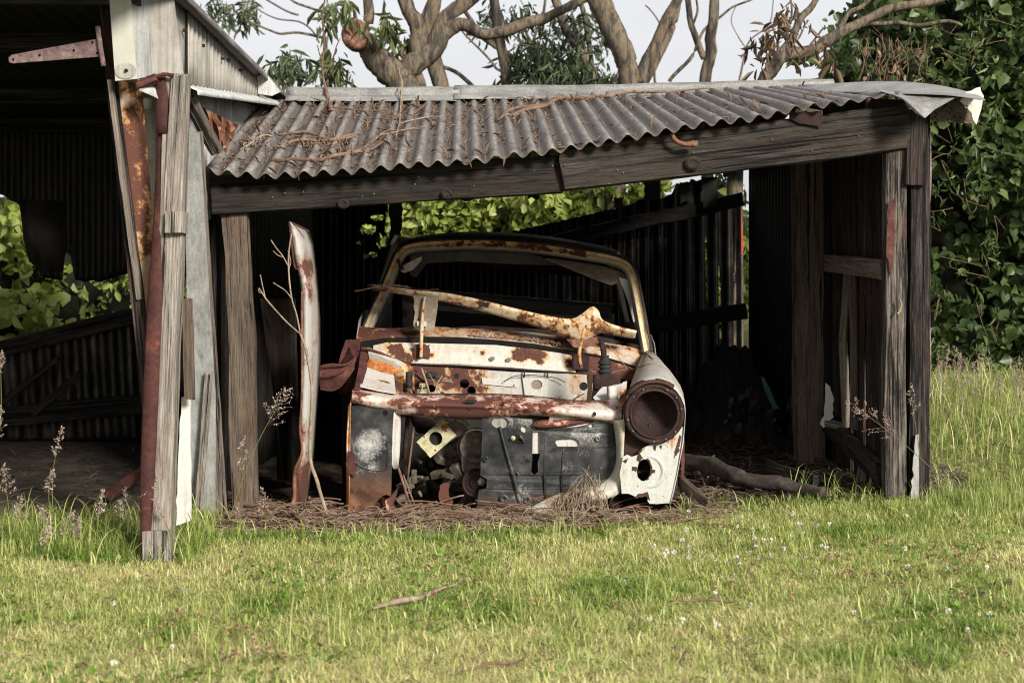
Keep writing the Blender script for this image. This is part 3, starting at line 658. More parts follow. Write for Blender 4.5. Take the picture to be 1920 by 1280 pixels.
beam('top_rail', P(-400, 745, 9.5), P(262, 592, 9.5), .11, .05, 'w_beam2', BN, segs=30, jit=.008)
beam('bottom_rail', P(-200, 800, 9.5), P(300, 755, 9.5), .13, .05, 'w_beam', BN)
beam('brace', P(0, 758, 9.46), P(110, 672, 9.46), .035, .03, 'w_beam2', BN)
beam('brace', P(60, 775, 9.44), P(150, 700, 9.44), .05, .03, 'w_beam', BN)
corr('side_wall_sheet', (-6.6, 6, 0), (-6.6, 10.4, 0), (-6.6, 10.4, 2.2), (-6.6, 6, 2.4), .1, .012, 'iron_dark', BN)  # unseen wall added to keep stray light out of the barn
loft('hanging_panel', [[P(36, 372, 8.4), P(80, 375, 8.4), P(124, 378, 8.42)], [P(44, 450, 8.4), P(80, 450, 8.44), P(126, 450, 8.42)], [P(54, 490, 8.4), P(84, 512, 8.44), P(118, 508, 8.4)]], 'iron_dark', BN, .003)
beam('fallen_rail', P(205, 928, 7.0), P(275, 878, 7.6), .05, .04, 'channel', BN, jit=.004)

# leaning posts and boards outside the barn corner: each can be lifted away
def lb(name, a, b, Y0, Y1, w, d, mat, label, cat='board', **k):
    o = beam(name, P(a[0], a[1], Y0), P(b[0], b[1], Y1), w/F*Y0, d, mat, None, up=(1, 0, 0), **k); tag(o, label, cat); return o
FP = root('leaning_post', P(296, 1055, 5.86), 'weathered grey post in front with a rusted steel channel along its left side', 'post')
beam('timber', P(300, 1062, 5.86), P(334, 140, 5.80), 44/F*5.85, .085, 'w_grey', FP, up=(1, 0, 0), segs=60, jit=.004)
beam('timber', P(318, 430, 5.785), P(337, 142, 5.745), 29/F*5.8, .02, 'w_grey', FP, up=(1, 0, 0), segs=20, jit=.003, label='upper face board of the grey post')
beam('collar', P(297, 1045, 5.83), P(297, 990, 5.83), 50/F*5.85, .11, 'w_grey', FP, up=(1, 0, 0), segs=8, jit=.004)
beam('collar', P(331, 437, 5.79), P(332, 398, 5.79), 36/F*5.85, .10, 'w_grey', FP, up=(1, 0, 0), segs=5, jit=.003)
# steel channel
ch = []
for t in np.linspace(0, 1, 30):
    y = lerp(1058, 240, t); xc = interp(y, [(240, 308), (400, 302), (560, 292), (760, 282), (900, 276), (1058, 272)]); w = interp(y, [(240, 22), (600, 30), (900, 26), (1058, 14)])/2
    q = [P(xc-w, y, 5.86), P(xc-w, y, 5.80), P(xc-w+2, y, 5.785), P(xc, y, 5.782+.004*N3(t*9, 0, 0)), P(xc+w-3, y, 5.785), P(xc+w, y, 5.80), P(xc+w, y, 5.86)]
    ch.append(q)
loft('steel_channel', ch, 'channel', FP, .004, label='dark red rusted steel channel')
ch = []
for t in np.linspace(0, 1, 6):
    y = lerp(250, 140, t); ch.append([P(294, y, 5.85), P(294, y, 5.765), P(306, y, 5.76), P(318, y, 5.765), P(318, y, 5.85)])
loft('cap_bracket', ch, 'channel', FP, .004)
beam('cap_plate', P(260, 160, 5.74), P(296, 148, 5.74), .03, .07, 'primer', FP, jit=.012)
pxtube('bent_bolt', [(262, 158), (275, 150), (290, 144), (310, 139), (325, 143)], 5.73, [10, 12, 8, 6, 8], 'channel', FP, rough=.6)
lb('leaning_board', (414, 978), (366, 248), 6.82, 6.30, 26, .03, 'w_grey2', 'narrow brown-grey timber leaning at the right of the group beside the shed opening', segs=40, jit=.003)
o = plate('leaning_sheet', [(352, 240), (374, 250), (388, 480), (404, 740), (404, 960), (384, 968), (362, 960), (352, 700), (348, 400)], lambda a, b: 6.25+(b-240)*.0007, 'pale_board', None, th=.006); tag(o, 'pale grey fibro sheet leaning behind the weathered front post', 'sheet')
o = plate('white_plank', jag([(340, 745), (356, 742), (358, 975), (330, 985), (334, 860)], 1.5, 14, 6), lambda a, b: 6.1, 'white_board', None, th=.02); tag(o, 'bright white painted board standing upright behind the foot of the grey post', 'board')
lb('broken_lath', (356, 748), (350, 560), 6.02, 6.02, 20, .02, 'w_brown', 'short brown wedge of wood caught between grey post and white board', segs=12, jit=.004)
lb('leaning_board', (372, 960), (392, 700), 6.7, 6.55, 14, .02, 'w_grey', 'thin grey batten standing behind the fibro sheet', segs=20)
BR = beam('corner_brace', P(352, 182, 6.28), P(404, 282, 6.6), 26/F*6.3, .05, 'w_grey2', None, up=(1, 0, 1), segs=10); tag(BR, 'short grey brace slanting down behind the post top', 'brace')
rows = []
for t in range(9):
    a = t/8; r = []
    for k in range(7):
        b_ = k/6; x = lerp(lerp(366, 446, a), lerp(400, 424, a), b_); y = lerp(lerp(194, 236, a), lerp(268, 286, a), b_)
        r.append(P(x+3*N3(t*2.1, k*1.3, 3), y+4*N3(t*1.7, k*1.9, 8), 6.62+.035*math.sin(t*2.2+k*.6)+.03*N3(t*3, k*2, 4)))
    rows.append(r)
o = loft('crumpled_iron', rows, 'crumple', None, .002, smooth=False); tag(o, 'crumpled orange rusted iron wedged at the left edge of the shed roof', 'scrap iron')
plate('folded_lip', jag([(372, 200), (386, 222), (412, 262), (408, 288), (398, 272), (380, 230)], 2, 7, 3), 6.6, 'primer', o)

# ------------------------------------------------------------------ the wrecked car
CR = root('wrecked_car', (0, 8.5, 0), 'stripped rusty white car wreck standing nose-out under the sagging roof', 'car')
def pq(name, quad, mat, parent=CR, solid=.003, label=None, sub=0): return loft(name, quad, mat, parent, solid, label=label, sub=sub, smooth=sub > 0)
# windscreen surround
def wy(py): return 8.12+(632-py)/180*.36
WO = [(676, 618), (688, 588), (708, 545), (727, 500), (740, 472), (756, 458), (780, 451), (820, 448), (880, 446), (960, 449), (1030, 456), (1090, 465), (1140, 473), (1170, 482), (1186, 494), (1196, 512), (1204, 545), (1212, 590), (1219, 628), (1225, 657)]
pts, _ = smoothline([Vector((x, y, 0)) for x, y in WO], [1]*len(WO), 4)
def offs(d, base=pts):
    out = []
    for i, p in enumerate(base):
        t = (base[min(i+1, len(base)-1)]-base[max(i-1, 0)]).normalized(); out.append(p+Vector((-t.y, t.x, 0))*d)
    return out
def ringstrip(name, prof, mat, label=None, parent=CR):
    rows = []
    for d, dy in prof:
        o = offs(d); rows.append([P(p.x+.8*N3(i*.3, d, 3), p.y+.8*N3(i*.35, d, 8), wy(p.y)+dy) for i, p in enumerate(o)])
    return loft(name, rows, mat, parent, .002, label=label)
WF = ringstrip('windscreen_frame', [(0, .05), (0, .01), (1.5, -.008), (3.5, -.010), (4.5, -.004)], 'oldroof')
M['gold_top'] = rusty('screen_channel_rust', (.78, .68, .46), .34, 24, halo=(.62, .31, .08), dark=(.055, .022, .012), seed=21, hw=.10,
    spots=[(P(690, 590, 8.2), .30, -.10), (P(1215, 610, 8.2), .30, -.10), (P(960, 455, 8.47), .60, .10)])
ringstrip('screen_channel', [(4.5, -.004), (5.5, .005), (9, .006), (9.6, .012), (10.4, .006), (15.5, .006), (16.5, .004)], 'gold_top', 'rust-gold channel where the windscreen rubber sat', WF)
ringstrip('inner_lip', [(16.5, .004), (17.5, .022), (21, .05), (23, .09)], 'white_clean', None, WF)
# roof
rows = []
top = [p for p in pts if 744 < p.x < 1192 and p.y < 520]
for k, (dy, dz, sx_) in enumerate([(.0, 0, 1), (.10, .022, 1.0), (.35, .045, 1.0), (.8, .05, .99), (1.3, .02, .97), (1.55, -.06, .95), (1.66, -.20, .93)]):
    r = []
    for i, p in enumerate(top):
        q = P(p.x, p.y, wy(p.y)+.05); u = (i/(len(top)-1))*2-1
        r.append(Vector((-.02+(q.x+.02)*sx_, q.y+dy, q.z+dz*(1-u*u*.7))))
    rows.append(r)
loft('roof', rows, 'oldroof', CR, .003)
roll = lambda x: -.079*(x+.02)
def CP(x, y, z): return Vector((x, y, z+roll(x)))
# cabin sides, pillars, tail
for s in (-1, 1):
    X = lambda z: -.03+s*(.84-.30*max(0, z-.86)*.9)
    pq('body_side', [[CP(X(.85), y, .87), CP(X(.6)+s*.02, y, .62), CP(X(.3), y, .34), CP(X(.1)-s*.03, y, .16)] for y in (8.05, 8.5, 9.0, 9.6, 10.1, 10.4)], 'fender_top', sub=1)
    for nm, y0, y1, ww in (('door_pillar', 9.15, 9.12, .07), ('rear_pillar', 9.95, 9.80, .16)):
        pq(nm, [[CP(X(.86), y0, .86), CP(X(.86), y0+ww, .86)], [CP(X(1.1), (y0+y1)/2, 1.12), CP(X(1.1), (y0+y1)/2+ww, 1.12)], [CP(X(1.3)-s*.03, y1, 1.30), CP(X(1.3)-s*.03, y1+ww, 1.30)]], 'white', solid=.03)
    pq('side_rail', [[CP(X(1.3)-s*.03, y, 1.27), CP(X(1.3)-s*.06, y, 1.33)] for y in (8.5, 9, 9.5, 9.95)], 'white', solid=.02)
    pq('door_frame', [[CP(X(.86)-s*.03, 8.35, .86), CP(X(.86)-s*.06, 8.37, .86)], [CP(X(1.1)-s*.03, 8.52, 1.1), CP(X(1.1)-s*.06, 8.54, 1.1)], [CP(X(1.28)-s*.03, 8.62, 1.28), CP(X(1.28)-s*.06, 8.64, 1.28)]], 'white', solid=.02)
    pq('quarter_frame', [[CP(X(.86)-s*.03, 8.62, .86), CP(X(.86)-s*.03, 8.66, .86)], [CP(X(1.28)-s*.03, 8.72, 1.28), CP(X(1.28)-s*.03, 8.76, 1.28)]], 'cream', solid=.015)
pq('tail_panel', [[CP(x, 10.38+.03*(1-(x/.8)**2), z) for x in (-.8, -.4, 0, .4, .75)] for z in (.2, .5, .8, .9)], 'fender_top')
pq('boot_lid', [[CP(x, y, z) for x in (-.78, -.4, 0, .4, .72)] for y, z in ((10.38, .86), (10.2, .95), (10.0, .98))], 'fender_top')
pq('floor_pan', [[CP(x, y, .22) for x in (-.8, 0, .75)] for y in (7.95, 9, 10.35)], 'black')
pq('seat_back', [[CP(x, 9.3, z)+Vector((0, .12*z, 0)) for x in (-.65, -.3, 0, .3, .6)] for z in (.3, .6, .86)], 'black', solid=.08)
pq('dashboard', [[P(690, 626, 8.35), P(900, 612, 8.38), P(1080, 622, 8.38), P(1205, 650, 8.35)], [P(700, 660, 8.30), P(900, 655, 8.3), P(1080, 665, 8.3), P(1195, 680, 8.3)]], 'darkrust', solid=.02)
# header lining hanging, sun visor
rows = [[P(1012, 482, 8.50), P(1060, 487, 8.52), P(1120, 494, 8.52), P(1172, 508, 8.5), P(1180, 516, 8.48)], [P(1030, 489, 8.46), P(1070, 500, 8.44), P(1120, 512, 8.42), P(1160, 520, 8.42), P(1175, 522, 8.44)], [P(1052, 498, 8.45), P(1090, 514, 8.40), P(1125, 527, 8.38), P(1148, 537, 8.38), P(1156, 530, 8.40)]]
loft('hanging_headlining', rows, 'glovetan', CR, .004, sub=2, label='tan headlining sagging from the top right of the windscreen opening')
plate('sun_visor', [(751, 508), (758, 512), (775, 505), (790, 488), (791, 481), (782, 484), (762, 494), (752, 500)], 8.42, 'white_clean', CR, th=.02)
pxtube('visor_arm', [(746, 486), (750, 497), (756, 505)], 8.4, 6, 'rubber', CR)
plate('header_panel', [(770, 466), (870, 463), (960, 468), (1010, 480), (1050, 498), (960, 495), (860, 490), (800, 494), (780, 520), (768, 515)], 8.62, 'oldroof', CR, th=.004)
plate('inner_quarter', [(1160, 520), (1176, 524), (1188, 552), (1195, 600), (1188, 604), (1176, 560)], 8.40, 'white_clean', CR)
# cowl: channel under the screen, dark gutter, scuttle
c_top = [(672, 612), (720, 616), (800, 612), (860, 615), (930, 618), (1000, 624), (1060, 632), (1120, 640), (1180, 650), (1222, 662)]
c_mid = [(668, 634), (720, 626), (790, 626), (860, 628), (930, 632), (1000, 640), (1060, 650), (1120, 658), (1175, 672), (1212, 684)]
c_low = [(676, 640), (720, 634), (790, 631), (860, 632), (930, 637), (1000, 644), (1060, 655), (1120, 665), (1172, 680), (1206, 692)]
M['cowl'] = rusty('cowl_paint', (.62, .58, .50), .40, 13, halo=(.42, .18, .06), dark=(.05, .022, .017), seed=23, hw=.08, spots=[(P(730, 620, 8.1), .22, .13), (P(700, 630, 8.1), .2, .1)])
pq('cowl', [[P(x, y, 8.14) for x, y in c_top], [P(x, y, 8.06) for x, y in c_mid], [P(x, y, 8.03) for x, y in c_low]], 'cowl')
m = MB()
for i in range(220):
    x = random.uniform(880, 1080); y = interp(x, [(880, 628), (1000, 636), (1080, 650)])+random.gauss(0, 2.2)
    m.box(P(x, y, 8.04-.004), random.uniform(.003, .016), .006, random.uniform(.003, .007), Euler((random.random()*3, random.random()*3, 0)).to_matrix())
m.build('gutter_debris', 'twig', CR, smooth=False)['kind'] = 'stuff'
pq('gutter', [[P(x, y, 8.02) for x, y in c_low], [P(x, y+13, 8.04) for x, y in c_low]], 'black')  # black strip; the shade under the cowl is put into its colour
M['scuttle'] = rusty('scuttle_paint', (.66, .63, .56), .12, 12, dark=(.030, .012, .011), halo=(.50, .30, .12), seed=24, dirt=.45,
    spots=[(P(985, 664, 7.97), .10, .34), (P(972, 662, 7.97), .06, .2), (P(1014, 668, 7.97), .07, .26), (P(1014, 684, 7.96), .035, .3), (P(752, 672, 7.97), .09, .2), (P(735, 652, 7.98), .12, .18), (P(776, 668, 7.97), .06, .24), (P(808, 668, 7.97), .06, .24), (P(1075, 675, 7.97), .08, .25), (P(905, 664, 7.97), .035, .22), (P(880, 672, 7.97), .03, .2), (P(1060, 690, 7.96), .05, .15)])
s_top = [(700, 648), (726, 642), (780, 643), (860, 645), (930, 647), (1000, 655), (1050, 662), (1078, 668)]
s_bot = [(712, 664), (735, 672), (780, 680), (860, 681), (930, 686), (1000, 692), (1050, 695), (1080, 699)]
SCU = pq('scuttle_panel', [[P(x, y, 8.0) for x, y in s_top], [P(x, (y+y2)/2, 7.96) for (x, y), (x2, y2) in zip(s_top, s_bot)], [P(x, y, 7.94) for x, y in s_bot], [P(x, y+4, 7.945) for x, y in s_bot]], 'scuttle')
for x, y in ((923, 672), (954, 674)):
    plate('washer_nozzle', ell(x, y, 5, 4, 12), 7.935, 'cap', SCU, holes=[ell(x, y, 2, 1.6, 8)], th=.004)
pxtube('scuttle_seam', [(760, 682), (860, 686), (960, 692), (1080, 700), (1160, 704)], 7.93, [3, 4, 4, 5, 5], 'darkrust', CR, k=3, rough=.6)
pq('scuttle_end', [[P(1078, 664, 7.98), P(1130, 672, 7.97), P(1200, 694, 7.95)], [P(1082, 700, 7.94), P(1140, 706, 7.9), P(1196, 716, 7.86)]], 'white_rusty')
# firewall
M['firewall'] = rusty('firewall_paint', (.58, .57, .53), .18, 12, dark=(.045, .016, .012), halo=(.40, .20, .08), seed=25, dirt=.45,
    spots=[(P(800, 712, 7.86), .24, .20), (P(870, 705, 7.86), .17, .17), (P(890, 740, 7.86), .10, .10), (P(1090, 760, 7.86), .08, .1), (P(1040, 740, 7.86), .12, -.08)])
fw = [(745, 684), (860, 690), (960, 697), (1100, 702), (1112, 716), (1106, 775), (1000, 772), (740, 770)]
FWL = plate('firewall', fw, 7.87, 'firewall', CR, holes=[ell(776, 700, 7, 7), ell(856, 705, 5.2, 5.2), ell(871, 719, 9, 9), ell(884, 732, 8, 8), ell(1094, 724, 8, 8), ell(808, 728, 9, 7)])
plate('firewall_lower', jag([(700, 760), (1150, 770), (1150, 930), (700, 930)], 3, 20, 2), 7.95, 'black', CR)  # rusty lower firewall; engine-bay shadow is put into its black colour
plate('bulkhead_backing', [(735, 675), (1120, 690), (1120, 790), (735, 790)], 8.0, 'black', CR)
plate('cover_plate', [(979, 704), (1030, 707), (1026, 744), (1018, 746), (984, 742)], 7.855, 'white_clean', FWL, holes=[ell(1006, 721, 11, 9, 18)], th=.004)
plate('cover_inner', ell(1006, 721, 12, 10, 18), 7.862, 'glovetan', FWL)
for q, h in (([(903, 708), (974, 711), (974, 722), (970, 726), (905, 720)], 0), ([(1050, 742), (1056, 738), (1080, 739), (1088, 746), (1090, 758), (1048, 754)], 0)):
    plate('pressed_panel', q, 7.862, 'white_clean', FWL, th=.006)
for x in (983, 1026): pxtube('drip_clip', [(x, 695), (x, 707)], 7.85, 3, 'darkrust', FWL, n=5)
pxtube('cable', [(945, 715), (965, 705), (1000, 703), (1040, 708), (1060, 717)], 7.84, 1.6, 'rubber', FWL, n=5)
pxtube('cable', [(1073, 754), (1082, 744), (1096, 738)], 7.83, 2, 'rubber', FWL, n=5)
# engine-bay bits behind the slam bar
pxtube('coil', [(767, 697), (767, 727)], 7.60, [13, 13], 'rubber', CR, n=14, k=3)
pxtube('coil_lead', [(768, 729), (773, 738)], 7.58, 3, 'twigpale', CR, n=6)
pq('inner_wing_post', [[P(752, 686, 7.72), P(765, 680, 7.74), P(776, 690, 7.76)], [P(754, 742, 7.62), P(768, 745, 7.64), P(778, 745, 7.66)]], 'cream')
m = MB(); m.box(P(792, 738, 7.6), .05, .04, .05); m.box(P(792, 722, 7.6), .03, .03, .02); m.box(P(786, 745, 7.58), .03, .03, .03)
m.tube([P(787, 722, 7.57), P(791, 719, 7.57), P(792, 726, 7.57), P(789, 733, 7.56)], .003, 6)
m.build('regulator', 'alloy', CR, smooth=False, bevel=.003)
m = MB(); m.box(P(810, 703, 7.75), .065, .05, .035); m.box(P(818, 707, 7.72), .03, .03, .02, Euler((.3, .5, .2)).to_matrix()); m.build('wiper_motor', 'rubber', CR, smooth=False, bevel=.008)
for a, b, w in (((790, 690), (806, 742), 4), ((829, 704), (816, 724), 2.5), ((828, 714), (850, 717), 3), ((805, 700), (822, 740), 1.5), ((812, 710), (830, 745), 1.2)):
    pxtube('dry_stick', [a, ((a[0]+b[0])/2+1, (a[1]+b[1])/2-1), b], 7.5, w, 'twigpale', CR, n=5, k=3)
m = MB()
for (x, y, r) in ((784, 762, .03), (832, 742, .025), (860, 752, .03)): m.box(P(x, y, 7.7), r*2, r, r, Euler((x, y, 0)).to_matrix())
m.build('engine_clutter', 'darkrust', CR, smooth=False, bevel=.004)
# left inner wing: bright tray with an orange upper step, seen where the outer wing is gone
M['tray'] = rusty('wing_tray_paint', (.82, .80, .77), .15, 12, dark=(.07, .03, .02), halo=(.60, .40, .2), seed=26, dirt=.1,
    spots=[(P(725, 712, 7.42), .045, .24), (P(712, 708, 7.42), .03, .2), (P(700, 700, 7.4), .05, -.1)])
pq('wing_tray', [[P(686, 688, 7.62), P(714, 698, 7.60), P(740, 704, 7.58)], [P(680, 706, 7.40), P(710, 715, 7.40), P(741, 722, 7.40)], [P(675, 724, 7.14), P(706, 732, 7.14), P(742, 738, 7.14)]], 'tray')
pq('tray_step', [[P(692, 672, 7.66), P(722, 680, 7.66), P(757, 694, 7.64)], [P(688, 682, 7.66), P(716, 688, 7.64), P(755, 702, 7.62)], [P(686, 689, 7.62), P(714, 698, 7.60), P(752, 712, 7.58)]], 'orange')
pq('tray_side', [[P(740, 700, 7.60), P(757, 694, 7.64)], [P(742, 720, 7.40), P(756, 718, 7.44)], [P(743, 740, 7.14), P(755, 740, 7.2)]], 'cream')
pq('wing_rail', [[P(688, 651, 7.9), P(718, 660, 7.88), P(764, 684, 7.84)], [P(690, 660, 7.86), P(718, 670, 7.84), P(762, 692, 7.80)], [P(692, 672, 7.72), P(722, 680, 7.70), P(757, 695, 7.66)]], 'white')
pxtube('rail_edge', [(676, 652), (700, 657), (728, 668), (762, 684), (776, 696), (800, 718)], 7.86, [4, 5, 5, 4, 3, 2], 'primer', CR, rough=.5)
pq('wing_flange', [[P(677, 652, 7.95), P(691, 655, 7.95)], [P(672, 690, 7.50), P(688, 692, 7.52)], [P(664, 730, 7.10), P(677, 728, 7.12)]], 'primer')
plate('flange_hole', ell(674, 708, 2, 1.6, 8), 7.30, 'black', CR)
pq('bulkhead_side', [[P(650, 640, 8.05), P(676, 634, 8.05)], [P(640, 690, 7.9), P(672, 690, 7.7)], [P(635, 740, 7.8), P(668, 740, 7.5)]], 'primer')
plate('torn_side_strip', jag([(648, 637), (660, 636), (648, 662), (636, 696), (632, 690), (640, 660)], 1, 9, 4), 7.95, 'primer', CR)
WR = plate('wing_remnant', jag([(599, 686), (622, 683), (645, 684), (660, 676), (667, 668), (664, 690), (650, 712), (634, 728), (618, 732), (602, 729), (598, 706)], 1.2, 7, 3), lambda x, y: 7.2-(x-600)*.0006+abs(y-706)*.0016, 'primer', CR, label='dull red torn wing remnant sticking out to the left')
pxtube('folded_edge', [(600, 729), (618, 732), (634, 727), (650, 711), (664, 690)], 7.2, [4, 4, 4, 3, 3], 'channel', WR, n=6, rough=.5)
pxtube('folded_edge', [(599, 687), (622, 683), (646, 684), (664, 672)], 7.18, [4, 5, 4, 3], 'primer', WR, n=6, rough=.5)
pxtube('crease', [(604, 702), (625, 704), (648, 694)], 7.165, [2, 4, 2], 'channel', WR, n=6)
pq('lower_side', [[P(640, 735, 7.9), P(664, 735, 7.3)], [P(640, 850, 7.9), P(655, 850, 7.3)], [P(645, 950, 7.8), P(652, 940, 7.3)]], 'black')
pxtube('hanging_edge', [(663, 735), (655, 770), (651, 830), (652, 860)], 7.07, [4, 3, 4, 3], 'orange', CR, n=6, rough=.4)
plate('rust_bracket', jag([(652, 845), (664, 848), (668, 892), (655, 888), (648, 870)], 1.5, 8, 9), 7.04, 'primer', CR)
# slam bar (front cross panel) across the whole nose
M['slam'] = rusty('slam_panel_paint', (.80, .73, .66), .50, 26, dark=(.075, .022, .020), halo=(.34, .11, .055), seed=27, hw=.06, dirt=.45,
    spots=[(P(870, 748, 7.05), .22, .06), (P(960, 745, 7.05), .13, .06), (P(1120, 765, 7.05), .24, -.12), (P(730, 745, 7.05), .20, -.05), (P(680, 728, 7.05), .06, .12), (P(830, 770, 7.05), .3, .03), (P(690, 742, 7.02), .06, -.08)])
bx = [660, 690, 720, 760, 800, 850, 900, 950, 1000, 1050, 1090, 1130, 1166]
tb = [726, 731, 736, 738, 738, 738, 737, 739, 742, 748, 752, 750, 745]
tf = [738, 742, 748, 752, 754, 757, 757, 758, 760, 765, 768, 771, 770]
bf = [752, 760, 764, 764, 763, 764, 765, 768, 771, 776, 781, 786, 790]
bb = [754, 763, 768, 776, 779, 782, 784, 780, 776, 780, 784, 788, 796]
rows = []
for i, x in enumerate(bx):
    w = lambda k: 1.2*N3(i*1.3, k, 3)
    rows.append([P(x, tb[i]+w(0), 7.20), P(x, tf[i]-5+w(1), 7.09), P(x, tf[i]+w(2), 7.045), P(x, lerp(tf[i], bf[i], .5), 7.035), P(x, bf[i]+w(3), 7.05), P(x, bf[i]+1, 7.058), P(x, bb[i]+w(4), 7.075), P(x, bb[i]+2, 7.12)])
SB = loft('slam_panel', rows, 'slam', CR, .004, sub=1)
for x, y, rx, ry, yy in ((883, 752, 12, 3.5, 7.028), (882, 764, 5, 3, 7.045), (943, 757, 3, 3, 7.028), (820, 764, 3, 2, 7.045), (1115, 776, 3, 4, 7.028), (1012, 764, 3, 2, 7.04)):
    plate('bolt_hole', ell(x, y, rx, ry, 12), yy, 'black', SB, th=.012)
pq('rusted_brace', [[P(998, 788, 7.10), P(1040, 786, 7.11), P(1100, 782, 7.12), P(1160, 778, 7.13)], [P(997, 797, 7.05), P(1040, 794, 7.06), P(1100, 790, 7.08), P(1150, 785, 7.11)], [P(999, 806, 7.09), P(1040, 804, 7.10), P(1090, 797, 7.11), P(1140, 788, 7.12)]], 'white_rusty', label='crusty orange rusted brace below the slam panel', sub=1)
# charcoal front panels
LP = plate('front_panel', jag([(656, 760), (738, 762), (736, 800), (734, 905), (733, 932), (726, 926), (716, 930), (708, 940), (706, 962), (652, 963), (655, 880)], .6, 10, 2), 7.07, 'charcoal', CR, holes=[ell(722, 774, 5.2, 5.2, 14), ell(663, 951, 1.6, 1.6, 6)], label='tall charcoal panel with pale bloom and orange foot, left of the engine')
plate('hole_backing', ell(722, 774, 8, 8, 14), 7.14, 'white_clean', LP)
pxtube('pressed_ridge', [(724, 822), (727, 840), (726, 872), (722, 880), (700, 881), (680, 876), (668, 868)], 7.066, [2, 2.4, 2.4, 2.4, 2.4, 3, 2], 'charcoal', LP, n=6)
pq('panel_edge', [[P(653, 760, 7.09), P(657, 760, 7.06)], [P(650, 850, 7.09), P(656, 850, 7.06)], [P(650, 962, 7.09), P(654, 962, 7.06)]], 'orange')
pq('inner_flange', [[P(738, 764, 7.07), P(744, 765, 7.12), P(752, 766, 7.13)], [P(736, 820, 7.07), P(743, 820, 7.12), P(751, 822, 7.13)], [P(733, 878, 7.07), P(740, 879, 7.12), P(748, 880, 7.13)]], 'white_clean', sub=1)
rows = [[P(709, 931, 7.10), P(722, 937, 6.98), P(731, 932, 7.02), P(745, 915, 7.12)], [P(716, 955, 7.08), P(726, 960, 6.96), P(733, 948, 7.0), P(744, 925, 7.12)], [P(722, 974, 7.06), P(728, 974, 6.97), P(732, 965, 7.0), P(740, 938, 7.1)]]
loft('torn_foot', rows, 'white_rusty', CR, .003, smooth=False, label='torn curled piece of white metal at the foot of the left panel')
baf = jag([(905, 784), (950, 782), (998, 786), (1000, 806), (1080, 800), (1150, 786), (1156, 800), (1157, 850), (1152, 880), (1135, 900), (1110, 912), (1060, 930), (1010, 952), (975, 972), (940, 966), (893, 958), (898, 918), (912, 915), (913, 898), (900, 890), (903, 840)], .6, 12, 6)
BF = plate('radiator_baffle', baf, lambda x, y: 7.10-.02*math.sin((x-900)/255*3.14), 'charcoal2', CR,
    holes=[ell(938, 792, 16, 11, 20), ell(983, 804, 6.6, 6.6, 16), ell(1108, 797, 5, 5, 14), ell(1072, 804, 1.6, 1.6, 8), ell(1101, 806, 1.6, 1.6, 8),
           [(1044, 822), (1076, 821), (1084, 825), (1087, 832), (1082, 837), (1046, 837), (1041, 830)], [(961, 814), (980, 814), (984, 824), (982, 832), (962, 831), (957, 824)],
           [(999, 808), (1013, 808), (1013, 850), (1008, 868), (1009, 884), (1002, 890), (996, 884), (998, 862)]], label='wide dark sheet metal baffle with round and slotted holes')
plate('pale_backing', [(1030, 780), (1140, 776), (1140, 842), (1030, 842)], 7.102, 'white_clean', CR)
plate('pale_backing', ell(940, 790, 20, 14, 20), 7.102, 'clad', CR)
plate('pale_backing', [(974, 794), (992, 794), (1014, 806), (1016, 850), (996, 850), (974, 815)], 7.100, 'white_clean', CR)
pxtube('rubber_mount', [(962, 821, 7.06), (962, 821, 7.12)], 7.1, [9, 9], 'alloy', CR, n=12, k=2)
pxtube('mount_stalk', [(966, 822), (978, 825), (986, 820)], 7.13, 4, 'darkrust', CR)
for path, w in (([(937, 800), (950, 850), (965, 900), (976, 950)], [6, 8, 9, 8]), ([(1023, 806), (1021, 860), (1022, 935)], [6, 7, 6]), ([(1056, 840), (1054, 880), (1052, 922)], [4, 5, 4])):
    pp = [(a, b, 7.088) for a, b in path]; pxtube('pressed_rib', pp, 7.09, w, 'charcoal2', BF, n=8)
for x, y, r in ((968, 890, 5), (945, 935, 7), (988, 938, 5), (1121, 822, 4), (990, 863, 3), (911, 860, 4), (960, 884, 3)):
    rows = []
    for a in range(13):
        an = 2*math.pi*a/12; rows.append([P(x+math.cos(an)*r*q, y+math.sin(an)*r*q, yy) for q, yy in ((1.3, 7.082), (.9, 7.074), (.6, 7.078), (.25, 7.092), (.02, 7.095))])
    loft('dimple', rows, 'charcoal2', BF, 0)
for x, y, yy in ((1121, 812, 7.06), (1040, 860, 7.06)): pass
# swept white lip from the fender down to the ground
M['lip'] = rusty('grille_lip_paint', (.60, .60, .50), .20, 10, dark=(.07, .03, .02), halo=(.45, .2, .06), seed=28, spots=[(P(980, 975, 6.98), .35, .10), (P(1080, 935, 6.98), .2, .05)])
o_out = [(1172, 785), (1170, 830), (1168, 870), (1166, 905), (1160, 924), (1140, 934), (1100, 940), (1060, 950), (1010, 968), (968, 988), (955, 984)]
o_in = [(1150, 788), (1156, 830), (1156, 866), (1148, 890), (1136, 902), (1118, 912), (1080, 918), (1040, 930), (1000, 950), (968, 968), (952, 976)]
a_, _ = smoothline([P(x, y, 6.99-.10*max(0, (1150-x)/200)) for x, y in o_out], [1]*11, 3); b_, _ = smoothline([P(x, y, 7.05-.12*max(0, (1150-x)/200)) for x, y in o_in], [1]*11, 3)
loft('grille_lip', [[p.lerp(q, 0)+Vector((0, .05, 0)) for p, q in zip(a_, b_)], a_, [p.lerp(q, .5)+Vector((0, -.018, 0)) for p, q in zip(a_, b_)], b_, [q+Vector((0, .05, 0)) for q in b_]], 'lip', CR, .003)
